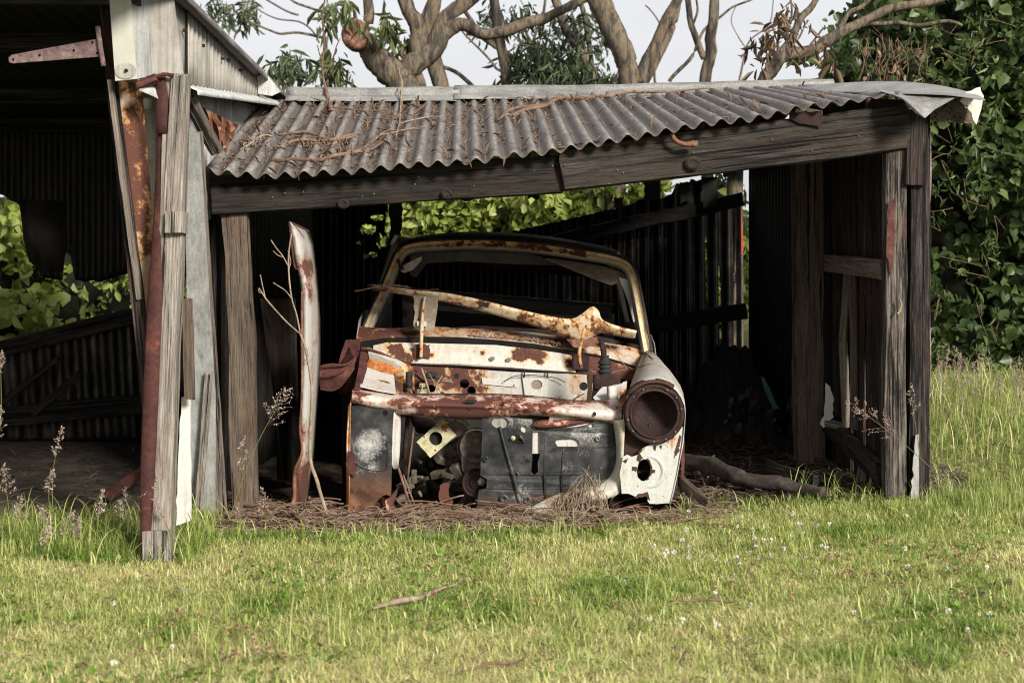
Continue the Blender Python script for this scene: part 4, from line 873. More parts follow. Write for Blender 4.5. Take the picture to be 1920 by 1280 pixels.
# right front wing with the headlamp bucket
def arch(px, py, rx, ry, Y, lowL, lowR, xR):
    r = []
    for t in range(7): r.append((px-rx, lerp(lowL, py, t/6)))
    for t in range(1, 12):
        a = math.pi*t/12; r.append((px-rx*math.cos(a), py-ry*math.sin(a)))
    for t in range(7): s = t/6; r.append((lerp(px+rx, xR, s**1.6), lerp(py, lowR, s)))
    return [P(x+.7*N3(i*.5, Y*4, 1), y, Y) for i, (x, y) in enumerate(r)]
st = [(1227, 776, 58, 62, 6.99, 790, 944, 1256), (1228, 768, 57, 63, 7.10, 790, 944, 1258), (1229, 752, 53, 60, 7.28, 790, 940, 1262), (1226, 735, 44, 56, 7.55, 790, 930, 1258), (1221, 716, 31, 50, 7.85, 780, 915, 1244), (1217, 702, 20, 46, 8.08, 770, 900, 1228)]
M['wingtop'] = rusty('right_wing_paint', (.60, .585, .56), .20, 12, dark=(.08, .03, .025), halo=(.30, .15, .10), seed=29, dirt=.7, spots=[(P(1240, 840, 7.0), .25, -.15)])
WG = loft('front_wing', [arch(*s) for s in st], 'wingtop', CR, .003)
pxtube('wing_seam', [(1209, 660, 7.95), (1222, 672, 7.7), (1229, 690, 7.4), (1232, 712, 7.10)], 7.5, 2, 'darkrust', WG, n=5)
pxtube('wing_crease', [(1190, 690, 7.52), (1205, 686, 7.5), (1220, 682, 7.5)], 7.5, 2.5, 'primer', WG, n=5, rough=.5)
ff = [(1168, 856), (1176, 852), (1184, 856), (1196, 852), (1205, 840), (1220, 833), (1240, 831), (1262, 822), (1276, 800), (1284, 800), (1281, 835), (1270, 890), (1262, 925), (1256, 943), (1218, 944), (1214, 938), (1217, 928), (1208, 926), (1195, 932), (1178, 925), (1166, 925), (1162, 890)]
hole = jag(ell(1207, 881, 12.5, 21, 14, .08), 1.2, 4, 3)
PW = plate('lamp_panel', jag(ff, .9, 6, 7), lambda x, y: 6.985+(x-1225)*.0003, 'white_fender', CR, holes=[hole], label='pale greenish white panel under the headlamp with a rusted oval hole')
M['rimrust'] = rustmat('hole_edge_rust', [(.025, .012, .009), (.065, .028, .018), (.14, .06, .035)], 24, seed=31)
plate('rust_edge', jag(ell(1207, 881, 15.5, 24.5, 16, .08), 2.4, 3, 5), 6.981, 'rimrust', PW, holes=[jag(ell(1207, 881, 12.5, 21, 14, .08), 1.2, 4, 3)], th=.003)
for q in ([(1186, 874), (1195, 876), (1193, 884), (1185, 882)], [(1221, 880), (1229, 881), (1228, 886), (1222, 887)], [(1275, 815), (1278, 818), (1272, 848), (1263, 860), (1268, 838)], [(1204, 925), (1215, 922), (1219, 938), (1210, 930), (1190, 934), (1196, 926)], [(1168, 864), (1178, 858), (1174, 868)], [(1210, 838), (1204, 846), (1200, 850), (1206, 858), (1199, 866), (1194, 862), (1198, 846)], [(1236, 836), (1242, 834), (1240, 842)], [(1225, 836), (1231, 834), (1229, 845), (1226, 842)]):
    plate('rust_patch', jag(q, 1.3, 3, q[0][0]), lambda x, y: 6.981+(x-1225)*.0003, 'rimrust', PW, th=.003)
rows = []
for a in range(25):
    an = math.pi*(-.52+1.04*a/24); rows.append([P(1216+math.cos(an)*q*30, 884+math.sin(an)*q*30, 6.984+d) for q, d in ((1.08, .002), (1.0, -.0035), (.9, -.004), (.8, .002))])
loft('pressed_ring', rows, 'white_fender', PW, 0)
pxtube('bumper_iron', [(1190, 886), (1222, 882)], 7.06, 6, 'darkrust', CR)
plate('wing_inner', [(1150, 790), (1185, 790), (1275, 800), (1270, 930), (1160, 926)], 7.16, 'darkrust', CR)
plate('lamp_surround', jag([(1168, 790), (1180, 786), (1196, 812), (1214, 832), (1200, 850), (1176, 858), (1167, 862)], .6, 8, 3), 7.03, 'darkrust', CR)
# headlamp bucket: flange, rolled rims and a deep bowl
HL = root('headlamp', P(1227, 777, 6.97), None, None); HL.parent = None
bpy.data.objects.remove(HL)
hc = P(1227, 776, 6.955); U = F/6.955
def ringpart(name, prof, mat, parent, n=40, jit=0):
    rows = []
    for a in range(n+1):
        an = 2*math.pi*(a % n)/n; rows.append([hc+Vector((math.cos(an)*r/U*(1+jit*N3(math.cos(an)*3, math.sin(an)*3, 1)), dy, math.sin(an)*r/U*(1+jit*N3(math.cos(an)*3, math.sin(an)*3, 1)))) for r, dy in prof])
    return loft(name, rows, mat, parent, 0)
HB = ringpart('headlamp', [(58, .05), (57, .01), (55, -.002), (51, -.004), (49, .004), (46.5, .006), (44.5, -.006), (43, -.002), (42, .012)], 'darkrust', CR, jit=.03)
ringpart('bowl', [(42, .012), (41, .04), (37, .075), (28, .11), (16, .13), (1, .14)], 'darkrust', HB)
ringpart('rim_bead', [(43.6, -.006), (44.6, -.009), (45.4, -.004)], 'rimrust', HB, jit=.01)
plate('bowl_hole', ell(1222, 798, 6, 6, 12), 7.055, 'black', HB, th=.004)
m = MB()
for k in (0, 1, 2, 4, 5, 7, 8, 10, 11, 12):
    an = 2*math.pi*k/14+.2+.05*N3(k*3., 0, 0); m.box(hc+Vector((math.cos(an)*51/U, -.006, math.sin(an)*51/U)), .006, .007, .005, Euler((0, an, .3)).to_matrix())
m.build('rim_screw', 'twigpale', HB, smooth=False)['kind'] = 'stuff'
rows = []
for t in range(9):
    an = math.pi*(.30+.50*t/8); rows.append([hc+Vector((math.cos(an)*r/U, dy, math.sin(an)*r/U)) for r, dy in ((57, .0), (61, -.012), (66, .03))])
loft('rusty_hood', rows, 'rimrust', HB, .002)
plate('chrome_scrap', jag([(1206, 712), (1226, 708), (1246, 722), (1228, 718)], 1, 6, 2), 6.97, 'pale_board', HB)
rows = [[P(1190, 950, 6.93), P(1188, 948, 7.0)], [P(1205, 958, 6.90), P(1206, 953, 6.99)], [P(1222, 964, 6.88), P(1224, 956, 6.98)], [P(1240, 966, 6.88), P(1242, 957, 6.98)], [P(1253, 962, 6.90), P(1250, 948, 6.99)], [P(1254, 950, 6.94), P(1246, 944, 7.0)]]
loft('valance_lip', rows, 'white_rusty', CR, .008, sub=1, label='curled white lip lying below the right wing')
pq('wing_rear_edge', [[P(1277, 820, 7.3), P(1283, 815, 7.34)], [P(1278, 870, 7.3), P(1283, 870, 7.34)], [P(1276, 922, 7.3), P(1281, 922, 7.34)]], 'primer')
# right inner wing bits
plate('inner_wing_scrap', jag([(1112, 745), (1130, 725), (1150, 722), (1172, 716), (1172, 738), (1150, 748), (1120, 755)], 1.4, 8, 5), lambda x, y: 7.3+(740-y)*.004, 'white_clean', CR)
rows = [[P(x+i*3, y, 7.22-.02*math.sin(i*1.5)) for i, x in enumerate((1138, 1142, 1146, 1150))] for y in (724, 732, 740, 750)]
loft('wing_bead', rows, 'white_clean', CR, .003)
plate('torn_wing_tip', [(1168, 716), (1176, 714), (1172, 750), (1164, 766), (1158, 757), (1160, 740)], 7.02, 'white', CR, th=.003)
plate('strut_post', jag([(1100, 700), (1112, 702), (1108, 762), (1098, 764), (1102, 730)], 1, 8, 2), 7.6, 'cream', CR, th=.02)
m = MB()
prof = [(.0, 16), (.012, 14), (.03, 20), (.042, 27), (.05, 18), (.062, 27), (.072, 17), (.085, 28), (.095, 18), (.108, 30), (.118, 22)]
base = P(1134, 666, 7.5); pts_ = [base+Vector((0, 0, -d)) for d, _ in prof]
m.tube(pts_, [w/2*1.05/F*7.5 for _, w in prof], 16, 2); m.build('steering_boot', 'rubber', CR)
pxtube('steering_shaft', [(1127, 638), (1131, 655), (1133, 672)], 7.5, [10, 11, 12], 'darkrust', CR, n=10, rough=.3)
rows = [[P(x, y+3*N3(x*.1, y*.1, 2), 7.45+.03*N3(x*.2, y, 3)) for x in (1112, 1125, 1140, 1152, 1163)] for y in (703, 712, 722, 730)]
loft('strut_mount', rows, 'darkrust', CR, .02, sub=1)
pxtube('wire', [(1108, 694), (1125, 700), (1150, 697), (1176, 692)], 7.5, 1.6, 'twigpale', CR, n=5)
pxtube('wire', [(1138, 642), (1158, 668), (1176, 690)], 7.55, 1.3, 'twigpale', CR, n=5)
# bonnet remains: bowed bar, hinge plates and rods
M['bar'] = rusty('bonnet_bar_paint', (.74, .67, .50), .42, 34, halo=(.50, .22, .05), dark=(.07, .025, .015), seed=30, spots=[(P(905, 572, 7.9), .05, .2), (P(710, 542, 7.9), .16, .14), (P(940, 577, 7.9), .03, .2)])
bt = [(697, 536), (740, 540), (790, 545), (840, 550), (900, 562), (960, 577), (1020, 591), (1070, 598), (1092, 588), (1110, 575), (1122, 583), (1130, 600), (1160, 612), (1194, 620)]
bo = [(697, 544), (740, 549), (790, 558), (840, 567), (900, 582), (960, 599), (1020, 616), (1062, 632), (1080, 640), (1098, 640), (1116, 628), (1132, 624), (1160, 630), (1190, 634)]
a_, _ = smoothline([P(x, y, 7.92) for x, y in bt], [1]*14, 4); b_, _ = smoothline([P(x, y, 7.97) for x, y in bo], [1]*14, 4)
BB = loft('bonnet_bar', [[p+Vector((0, .05, -.01)) for p in a_], [p+Vector((0, .0, 0)) for p in a_], [p.lerp(q, .35)+Vector((0, -.014+.004*N3(p.x*14, 0, 5), .003*N3(p.x*22, 0, 9))) for p, q in zip(a_, b_)], [p.lerp(q, .55)+Vector((0, -.008, 0)) for p, q in zip(a_, b_)], [p.lerp(q, .8)+Vector((0, -.016, 0)) for p, q in zip(a_, b_)], b_, [q+Vector((0, .05, .01)) for q in b_]], 'bar', CR, .004, label='bowed cream and rust bonnet edge lying slanted across the windscreen opening')
plate('bar_slot', jag([(897, 566), (916, 568), (916, 577), (898, 575)], .6, 4, 1), 7.885, 'black', BB)
plate('hinge_plate', jag([(775, 552), (822, 556), (820, 580), (815, 615), (800, 617), (776, 612), (778, 585)], 1.5, 6, 3), 7.93, 'glovetan', CR, holes=[ell(785, 600, 2, 3, 8)])
plate('hinge_tag', [(782, 602), (800, 602), (800, 612), (782, 611)], 7.91, 'white_clean', CR, holes=[ell(791, 606, 2.5, 1.8, 8)])
pxtube('hinge_rod', [(797, 556), (793, 580), (791, 610), (790, 640), (789, 670)], 7.9, [5, 5, 8, 7, 7], 'cream', CR, n=8)
plate('hinge_mount', jag([(776, 645), (806, 645), (806, 672), (778, 672)], 2, 5, 5), 7.93, 'white_rusty', CR)
pxtube('hinge_rod', [(1096, 616), (1090, 640), (1086, 665), (1090, 690)], 7.85, [5, 6, 8, 6], 'cream', CR, n=8)
plate('hinge_mount', jag([(1072, 664), (1104, 668), (1104, 696), (1074, 692)], 2, 5, 7), 7.92, 'darkrust', CR)
plate('hinge_skirt', jag([(1062, 636), (1120, 632), (1118, 648), (1100, 652), (1075, 650)], 2, 5, 4), 7.96, 'crumple', CR)
# engine
EN = root('engine_tmp', (0, 0, 0), None, None); bpy.data.objects.remove(EN)
blk = MB(); R45 = Euler((0, math.radians(-38), 0)).to_matrix()
blk.box(P(872, 862, 7.62), .20, .35, .30, Euler((0, .1, 0)).to_matrix()); blk.box(P(850, 842, 7.55), .16, .2, .16, R45); blk.box(P(878, 830, 7.6), .10, .3, .10)
EG = blk.build('engine', 'alloydark', CR, smooth=False, bevel=.012)
def dia(cx, cy, a, b, rot): return [(cx+x*math.cos(rot)-y*math.sin(rot), cy+x*math.sin(rot)+y*math.cos(rot)) for x, y in ((-a, -b), (a, -b), (a, b), (-a, b))]
plate('pump_flange', jag(dia(818, 822, 32, 20, -.72), .8, 6, 4), 7.26, 'alloy', EG, holes=[ell(817, 822, 12.5, 13, 20), ell(795, 819, 1.8, 1.8, 8), ell(816, 844, 1.8, 1.8, 8), ell(836, 808, 2, 2, 8), ell(817, 799, 2, 2, 8)], th=.02)
plate('flange_stain', jag([(826, 800), (838, 790), (842, 800), (832, 808)], 1, 5, 4), 7.255, 'orange', EG)
plate('pump_bore', ell(817, 822, 13, 13, 20), 7.30, 'black', EG)
plate('pump_body', jag(dia(848, 808, 26, 14, -.6), 1, 6, 8), 7.30, 'alloydark', EG, th=.08)
for k in range(4): pxtube('cast_fin', [(848+k*7, 775+k*4), (862+k*6, 792+k*2)], 7.22, 5, 'cap', EG, n=6)
pxtube('pipe', [(832, 785), (850, 792), (876, 802)], 7.36, 3.5, 'twigpale', EG)
pxtube('oil_filter', [(798, 800, 7.5), (790, 780, 7.55)], 7.5, [40, 44], 'darkrust', EG, n=14, k=2)
def disc(name, cx, cy, r, Y, mat, prof, parent):
    rows = []
    for a in range(29):
        an = 2*math.pi*(a % 28)/28; rows.append([P(cx+math.cos(an)*r*q, cy+math.sin(an)*r*q, Y+dy) for q, dy in prof])
    return loft(name, rows, mat, parent, 0)
disc('timing_cover', 893, 838, 32, 7.26, 'alloydark', ((1, .08), (1, .01), (.93, 0), (.85, .01), (.6, .005), (.55, -.015), (.3, -.02), (.02, -.02)), EG)
plate('timing_cover', [(864, 830), (922, 830), (918, 880), (905, 900), (880, 900), (866, 880)], 7.27, 'alloydark', EG, th=.05)
disc('pulley', 894, 905, 27, 7.20, 'darkrust', ((1, .05), (1.03, .01), (1, .0), (.93, .012), (.8, .014), (.72, .0), (.45, .01), (.3, -.02), (.02, -.02)), EG)
disc('belt', 893, 838, 36, 7.28, 'rubber', ((.98, .03), (1.02, .02), (1.02, 0), (.97, 0)), EG)
pxtube('bolt', [(850, 841), (864, 842)], 7.38, 4, 'primer', EG); pxtube('bolt', [(845, 880), (858, 881)], 7.38, 4, 'alloy', EG)
pxtube('hub_nut', [(903, 903, 7.17), (903, 903, 7.22)], 7.2, [16, 16], 'alloy', EG, n=6, k=2)
m = MB()
for i in range(70):
    x = random.uniform(752, 900); y = random.uniform(860, 950); s_ = random.uniform(.01, .05)
    m.box(P(x, y, random.uniform(7.3, 7.9)), s_*2, s_, s_*.8, Euler((random.random()*3, random.random()*3, random.random()*3)).to_matrix())
m.build('engine_debris', 'alloydark', CR, smooth=False, bevel=.003)['kind'] = 'stuff'
for a, b, w in (((744, 868), (770, 950), 5), ((756, 890), (778, 948), 3.5), ((766, 770), (758, 860), 9), ((776, 800), (764, 900), 4)):
    pxtube('loose_rod', [a, b], 7.25, w, 'twig' if w < 6 else 'darkrust', CR, n=7, k=3)
plate('pale_bark_flake', jag([(826, 908), (840, 904), (842, 930), (850, 940), (842, 958), (828, 950), (822, 930)], 1.5, 6, 4), 7.15, 'white_rusty', CR, th=.006)
for a in (-.5, .5): pxtube('front_rail', [(1150+a*8, 925), (1152+a*8, 965)], 7.1, 14, 'darkrust', CR)

# ------------------------------------------------------------------ trees behind the shed
def tree(name, label, limbs, clusters, Y, mat='bark', leaf='gum', n=1, group='gum trees behind the shed', lsize=.12):
    b = limbs[0][0][0]; base = P(b[0], b[1], Y); base.z = gz(base.x, Y)
    T = root(name, base, label, 'tree', group)
    for i, (line, w) in enumerate(limbs):
        yy = line[0][2] if len(line[0]) > 2 else Y
        pp = [P(p[0], p[1], p[2] if len(p) > 2 else Y) for p in line]; rr = [a*.88/2/F*q.y for a, q in zip(w, pp)]
        if i == 0: pp = [Vector((base.x, base.y, base.z-.1))]+pp; rr = [rr[0]*1.15]+rr
        MB().tube(pp, rr, 14 if max(w) > 12 else 7, 6, .03 if max(w) > 12 else .05, .18, i*3.3+b[0]).build('trunk' if i == 0 else 'limb', mat if max(w) > 5 else 'bark_rough', T)
    if clusters:
        pos = []
        for (cx, cy, rx, ry, k) in clusters:
            for s in range(max(1, k//16)):
                a = random.random()*6.28; r = math.sqrt(random.random()); c = P(cx+rx*r*math.cos(a), cy+ry*r*math.sin(a), Y+random.uniform(-.5, .5))
                d = Vector((random.uniform(-1, 1), random.uniform(-1, 1), -.8)).normalized()
                for q in range(16): t = q/16*.28; pos.append(c+d*t+Vector((random.gauss(0, .035), random.gauss(0, .035), random.gauss(0, .035))))
        leaves('crown', pos, lsize, leaf, T, 'lance', .9, (0, -1, .5), .25, seed=int(b[0]))
    return T
T1 = tree('gum_tree', 'thick gum tree with a sawn-off stub, rising just right of the barn roof', [
    ([(838, 440), (815, 330), (790, 230), (762, 175), (748, 135)], [62, 64, 66, 66, 62]),
    ([(752, 150), (728, 132), (703, 108), (684, 84), (668, 66)], [62, 64, 58, 48, 38]),
    ([(735, 150), (775, 118), (805, 92), (830, 66), (862, 48), (905, 62), (950, 62), (985, 48), (1020, 34), (1060, 18), (1115, -12), (1180, -60)], [50, 50, 46, 34, 28, 24, 26, 24, 22, 20, 18, 16]),
    ([(790, 110), (785, 60), (765, 20), (745, -40)], [42, 36, 32, 30]),
    ([(808, 95), (828, 40), (862, 12), (900, -30)], [32, 30, 34, 34]),
    ([(672, 70), (690, 30), (688, -30)], [26, 22, 20])],
    [(635, 5, 35, 18, 64), (718, 10, 22, 25, 48), (735, 60, 12, 30, 32), (618, 80, 14, 45, 64), (640, 140, 18, 30, 48)], 13.5, leaf='gum_light', lsize=.15)
rows = []
for a in range(17):
    an = 2*math.pi*a/16; rows.append([P(665, 64, 13.22)+Vector((math.cos(an)*r, dy, math.sin(an)*r*1.15)) for r, dy in ((.125, .2), (.13, .03), (.115, -.02), (.095, -.01), (.05, 0), (.005, .01))])
loft('sawn_end', rows, 'cutwood', T1, 0)
tree('gum_tree', 'slim upright gum trunk in the gap behind the sawn stub tree', [([(842, 300), (828, 165), (812, 110), (800, 60), (815, 0), (825, -60)], [34, 34, 34, 36, 32, 30]), ([(790, 165), (770, 120), (752, 90)], [24, 22, 18]), ([(905, 180), (850, 135), (800, 118)], [10, 9, 8])], [(560, 120, 1, 1, 0)][:0], 15.5)
tree('gum_tree', 'narrow pale gum trunk standing right of the long bare limb', [([(955, 260), (950, 155), (942, 100), (932, 40), (922, -50)], [24, 23, 22, 22, 20]), ([(975, 165), (960, 110), (905, 70), (880, 30), (848, -20)], [13, 13, 11, 9, 8]), ([(960, 150), (930, 130), (905, 100), (850, 40)], [8, 6, 5, 3])], [(980, 60, 40, 60, 300), (1005, 120, 40, 35, 360), (930, 150, 30, 20, 60)], 15)
tree('gum_tree', 'pair of leaning gum stems with leaves hanging left of them', [([(1120, 260), (1108, 155), (1085, 90), (1055, 40), (1030, -30)], [22, 22, 20, 19, 18]), ([(1112, 155), (1105, 90), (1095, 30), (1085, -10)], [13, 12, 11, 10])], [(1060, 70, 50, 60, 420), (1130, 140, 28, 22, 150), (1020, 130, 40, 25, 200), (1080, 130, 30, 20, 120)], 14.5)
tree('gum_tree', 'stout mottled gum trunk rising behind the middle of the roof', [([(1152, 350), (1165, 250), (1180, 150), (1172, 110), (1150, 60), (1122, 0), (1105, -50)], [46, 45, 44, 46, 50, 46, 44]), ([(1190, 165), (1215, 110), (1245, 50), (1282, -20)], [26, 25, 23, 22]), ([(1205, 160), (1235, 105), (1262, 40), (1275, -20)], [18, 18, 16, 14]), ([(1160, 160), (1155, 148), (1175, 120)], [14, 12, 10])], [(1140, 160, 20, 12, 80)], 13)
tree('gum_tree', 'forked gum stem with a curved left arm, in open sky right of centre', [([(1325, 270), (1322, 150), (1334, 95), (1336, 50), (1342, -30)], [26, 25, 25, 22, 20]), ([(1320, 112), (1306, 70), (1292, 35), (1284, -20)], [15, 14, 13, 12]), ([(1255, 158), (1290, 110), (1318, 62), (1370, 22), (1420, -10)], [9, 8, 6, 5, 4]), ([(1298, 60), (1308, 20), (1305, -20)], [6, 5, 4])], [], 14)
T7 = tree('gum_tree', 'spreading gum with long bare limbs reaching over the leafy vine', [([(1380, 300), (1430, 160), (1448, 130), (1490, 100), (1545, 82), (1600, 50), (1660, 20), (1740, 5), (1830, -30)], [34, 32, 30, 27, 24, 22, 20, 18, 16]),
    ([(1440, 150), (1462, 105), (1490, 60), (1520, 20), (1540, -20)], [24, 20, 17, 14, 12]), ([(1560, 74), (1610, 48), (1655, 44), (1700, 40), (1760, 38), (1800, 46)], [11, 10, 10, 9, 9, 7]),
    ([(1530, 90), (1570, 60), (1600, 20), (1640, -10)], [11, 10, 10, 9]), ([(1470, 85), (1480, 40), (1484, -10)], [6, 5, 4]), ([(1480, 80), (1510, 55), (1500, 20), (1480, 0)], [5, 4, 3, 2]), ([(1500, 110), (1540, 66), (1560, 58)], [5, 4, 3])],
    [(1450, 55, 30, 25, 90), (1470, 20, 30, 25, 60), (1530, 70, 12, 8, 20)], 11.0, leaf='deadleaf')
tree('gum_tree', 'thin many-branched gum filling the sky between the thicker trunks', [([(1010, 260), (1015, 150), (1000, 80), (1020, 20), (1030, -30)], [10, 9, 7, 6, 5]), ([(1003, 100), (960, 60), (930, 10)], [5, 4, 3]), ([(1015, 140), (1060, 90), (1080, 50), (1130, 10)], [5, 4, 3, 2]), ([(1000, 80), (985, 40), (975, 0)], [4, 3, 2]), ([(1230, 160), (1225, 110), (1240, 60), (1210, 10)], [6, 5, 4, 3]), ([(1385, 150), (1400, 90), (1440, 40), (1450, -10)], [5, 4, 3, 2]), ([(1400, 90), (1375, 50), (1380, 10)], [3, 2, 2])], [(1070, 60, 60, 60, 240), (935, 30, 40, 40, 120)], 18)
T8 = tree('gum_tree', 'distant fine-leaved gum with wispy branches above the barn roof edge', [([(620, 300), (615, 160), (610, 90), (612, 70)], [16, 14, 10, 6]), ([(612, 78), (560, 62), (520, 62), (470, 38), (430, 15), (390, 5)], [7, 6, 5, 4, 3, 2]), ([(600, 80), (560, 40), (500, 28), (440, -10)], [4, 4, 3, 2]), ([(560, 28), (500, 0), (450, -20)], [5, 4, 3]), ([(612, 20), (560, 10), (520, -20)], [6, 5, 4])],
    [(450, 5, 50, 16, 160), (400, 5, 30, 10, 80), (620, 20, 25, 20, 60)], 17)
tree('young_gum', 'small leafy sapling top showing just above the shed ridge at left', [([(545, 300), (540, 170), (532, 140), (528, 112)], [6, 5, 4, 3]), ([(538, 165), (552, 140), (556, 118)], [3, 2, 2]), ([(534, 150), (515, 130), (508, 118)], [3, 2, 2])], [(520, 108, 18, 8, 90), (550, 105, 16, 8, 80), (508, 118, 8, 6, 30)], 12.5, group=None)
tree('young_gum', 'spindly leafy gum seen through the gap above the rear wall', [([(1375, 460), (1372, 380), (1365, 330), (1350, 310)], [6, 5, 4, 3]), ([(1390, 400), (1360, 360), (1340, 345)], [3, 2, 2])], [(1355, 330, 30, 20, 140), (1340, 350, 14, 10, 40)], 14, group=None)
# ------------------------------------------------------------------ vine-covered hedge
def bushmass(name, label, cat, inside, n, size, Y0, Y1, xr, zr, mat, shape='heart', seed=3, per=22, core=True, group=None, fa=.24, shoot=.24):
    r = random.Random(seed); pos = []; var = []
    T = root(name, ((xr[0]+xr[1])/2, Y0, 0), label, cat, group)
    k = 0
    while len(pos) < n and k < n*3:
        k += 1; x = r.uniform(*xr); z = r.uniform(*zr)
        if not inside(x, z): continue
        lump = .42*N3(x*1.6, z*1.6, seed)+.30*N3(x*4, z*4, seed+5)
        y = lerp(Y0, Y1, r.random()**1.5)+lump
        d = Vector((r.uniform(-1, 1), r.uniform(-1.1, .1), r.uniform(-.9, .5))).normalized(); bv = r.random()
        for q in range(per):
            t = q/per*shoot; pos.append(Vector((x, y, z))+d*t+Vector((r.gauss(0, .03), r.gauss(0, .03), r.gauss(0, .03)-t*t)))
            tip = q/per
            var.append(min(.64, max(.02, .28*bv+.10*r.random()+.30*(tip**3)*(bv > .45)+.04)))
    lv = leaves('foliage', pos, size, mat, T, shape, .45, (.15, -.8, .5), fa, var=np.array(var), seed=seed)
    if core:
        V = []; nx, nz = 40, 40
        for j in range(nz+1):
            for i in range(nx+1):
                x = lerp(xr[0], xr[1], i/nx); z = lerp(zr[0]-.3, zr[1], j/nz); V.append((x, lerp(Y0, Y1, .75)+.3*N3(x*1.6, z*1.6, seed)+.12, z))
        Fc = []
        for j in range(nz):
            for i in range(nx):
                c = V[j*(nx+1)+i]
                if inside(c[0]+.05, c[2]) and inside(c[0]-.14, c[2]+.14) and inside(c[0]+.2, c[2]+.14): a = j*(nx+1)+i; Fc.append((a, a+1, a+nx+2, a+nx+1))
        mk('shade_core', V, Fc, 'hedgecore', T, solid=.12)  # dark core sheet; shade inside the foliage is put into its colour
    return T
M['hedgecore'] = rustmat('hedge_shade_core', [(.006, .008, .004), (.012, .016, .007), (.022, .028, .012)], 12, .95, seed=33)  # near-black green that paints in the darkness between the leaves
def hin(x, z):
    px = 960+x/11.7*F; py = 480-(z-CZ)/11.7*F
    lim = interp(py, [(-200, 1720), (-60, 1650), (0, 1600), (60, 1560), (110, 1535), (200, 1545), (700, 1600)])+26*N3(x*3, z*3, 2)
    return px > lim
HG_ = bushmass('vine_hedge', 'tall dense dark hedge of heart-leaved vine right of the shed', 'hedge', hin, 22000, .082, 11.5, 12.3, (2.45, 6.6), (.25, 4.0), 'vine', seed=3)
sp = []
for i in range(55):
    x = random.uniform(1590, 1925); y = random.uniform(20, 660); a = random.uniform(-2.6, -.4); c = P(x, y, 11.25)
    for q in range(12): sp.append(c+Vector((math.cos(a), -.5, math.sin(a)+.3))*(q/12*.3)+Vector((random.gauss(0, .02), random.gauss(0, .02), random.gauss(0, .02))))
leaves('foliage', sp, .075, 'vine', HG_, 'lance', .7, (0, -1, .5), .3, seed=77)
mb = MB()
for i in range(60):
    x = random.uniform(1590, 1925); y = random.uniform(40, 640); mb.tube([P(x, y, 11.4), P(x+random.gauss(0, 20), y+random.gauss(0, 20), 11.2), P(x+random.gauss(0, 50), y+random.gauss(0, 45), 11.15)], .003, 4, 4, .03, 0, i)
mb.build('stems', 'twig', HG_)
m = []
for px, py in ((1690, 140), (1720, 150), (1640, 110), (1655, 160), (1730, 110), (1700, 100)):
    pass
VT = root('dead_vine', P(1670, 150, 11.2), 'brown withered vine tangle hanging over the top left of the hedge', 'vine')
mb = MB()
for i in range(26):
    x = random.uniform(1600, 1735); y = random.uniform(55, 100); L = random.uniform(30, 90)
    mb.tube([P(x, y, 11.15), P(x+random.uniform(-14, 14), y+L*.5, 11.1), P(x+random.uniform(-24, 24), y+L, 11.1)], .0035, 4, 4, .03, 0, i)
mb.build('stems', 'twig', VT)
leaves('withered_leaves', [P(random.uniform(1600, 1735), random.gauss(120, 28), random.uniform(11.0, 11.2)) for _ in range(45)], .06, 'deadleaf', VT, 'oval', .9, seed=5)
for i, (nm, lab, x0, x1, z0, z1, y0, f) in enumerate([
    ('shrub', 'pale green broadleaf shrub behind the shed, above the car roof', -1.35, .35, .9, 2.25, 12.6, lambda x, z: z < 2.02+.16*N3(x*2.5, 0, 1)+(.25 if x < -.95 else 0)),
    ('shrub', 'bright green shrub behind the middle of the shed', .25, 1.35, .9, 2.1, 12.9, lambda x, z: z < 1.98+.14*N3(x*3, 2, 1)-.10*max(0, x-.7)),
    ('shrub', 'leafy shrub just left of the sky gap above the rear wall', 1.25, 2.1, .9, 2.1, 12.4, lambda x, z: z < 1.86+.25*N3(x*4, 2, 1)-.2*max(0, x-1.5)),
    ('shrub', 'sunlit broadleaf shrub at the left edge seen through the barn', -6.2, -3.9, .0, 2.0, 12.2, lambda x, z: z < 1.95+.2*N3(x*2, 0, 6)),
    ('shrub', 'darker green shrub seen through the barn near its corner posts', -4.1, -2.3, .0, 1.8, 13.0, lambda x, z: z < 1.7+.2*N3(x*2, 0, 7))]):
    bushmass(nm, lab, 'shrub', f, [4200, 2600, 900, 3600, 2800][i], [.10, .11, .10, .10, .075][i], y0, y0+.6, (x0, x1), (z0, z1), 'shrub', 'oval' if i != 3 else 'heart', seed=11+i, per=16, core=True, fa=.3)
bushmass('far_hedge', 'distant green hedge line across the field behind everything', 'hedge', lambda x, z: z < 2.1+.5*N3(x*.5, 0, 8), 9000, .22, 21, 22.5, (-14, 14), (-.2, 3), 'vine', 'oval', seed=30, shoot=.5)

# ------------------------------------------------------------------ loose things
def thing1(o, label, cat, group=None): return tag(o, label, cat, group)
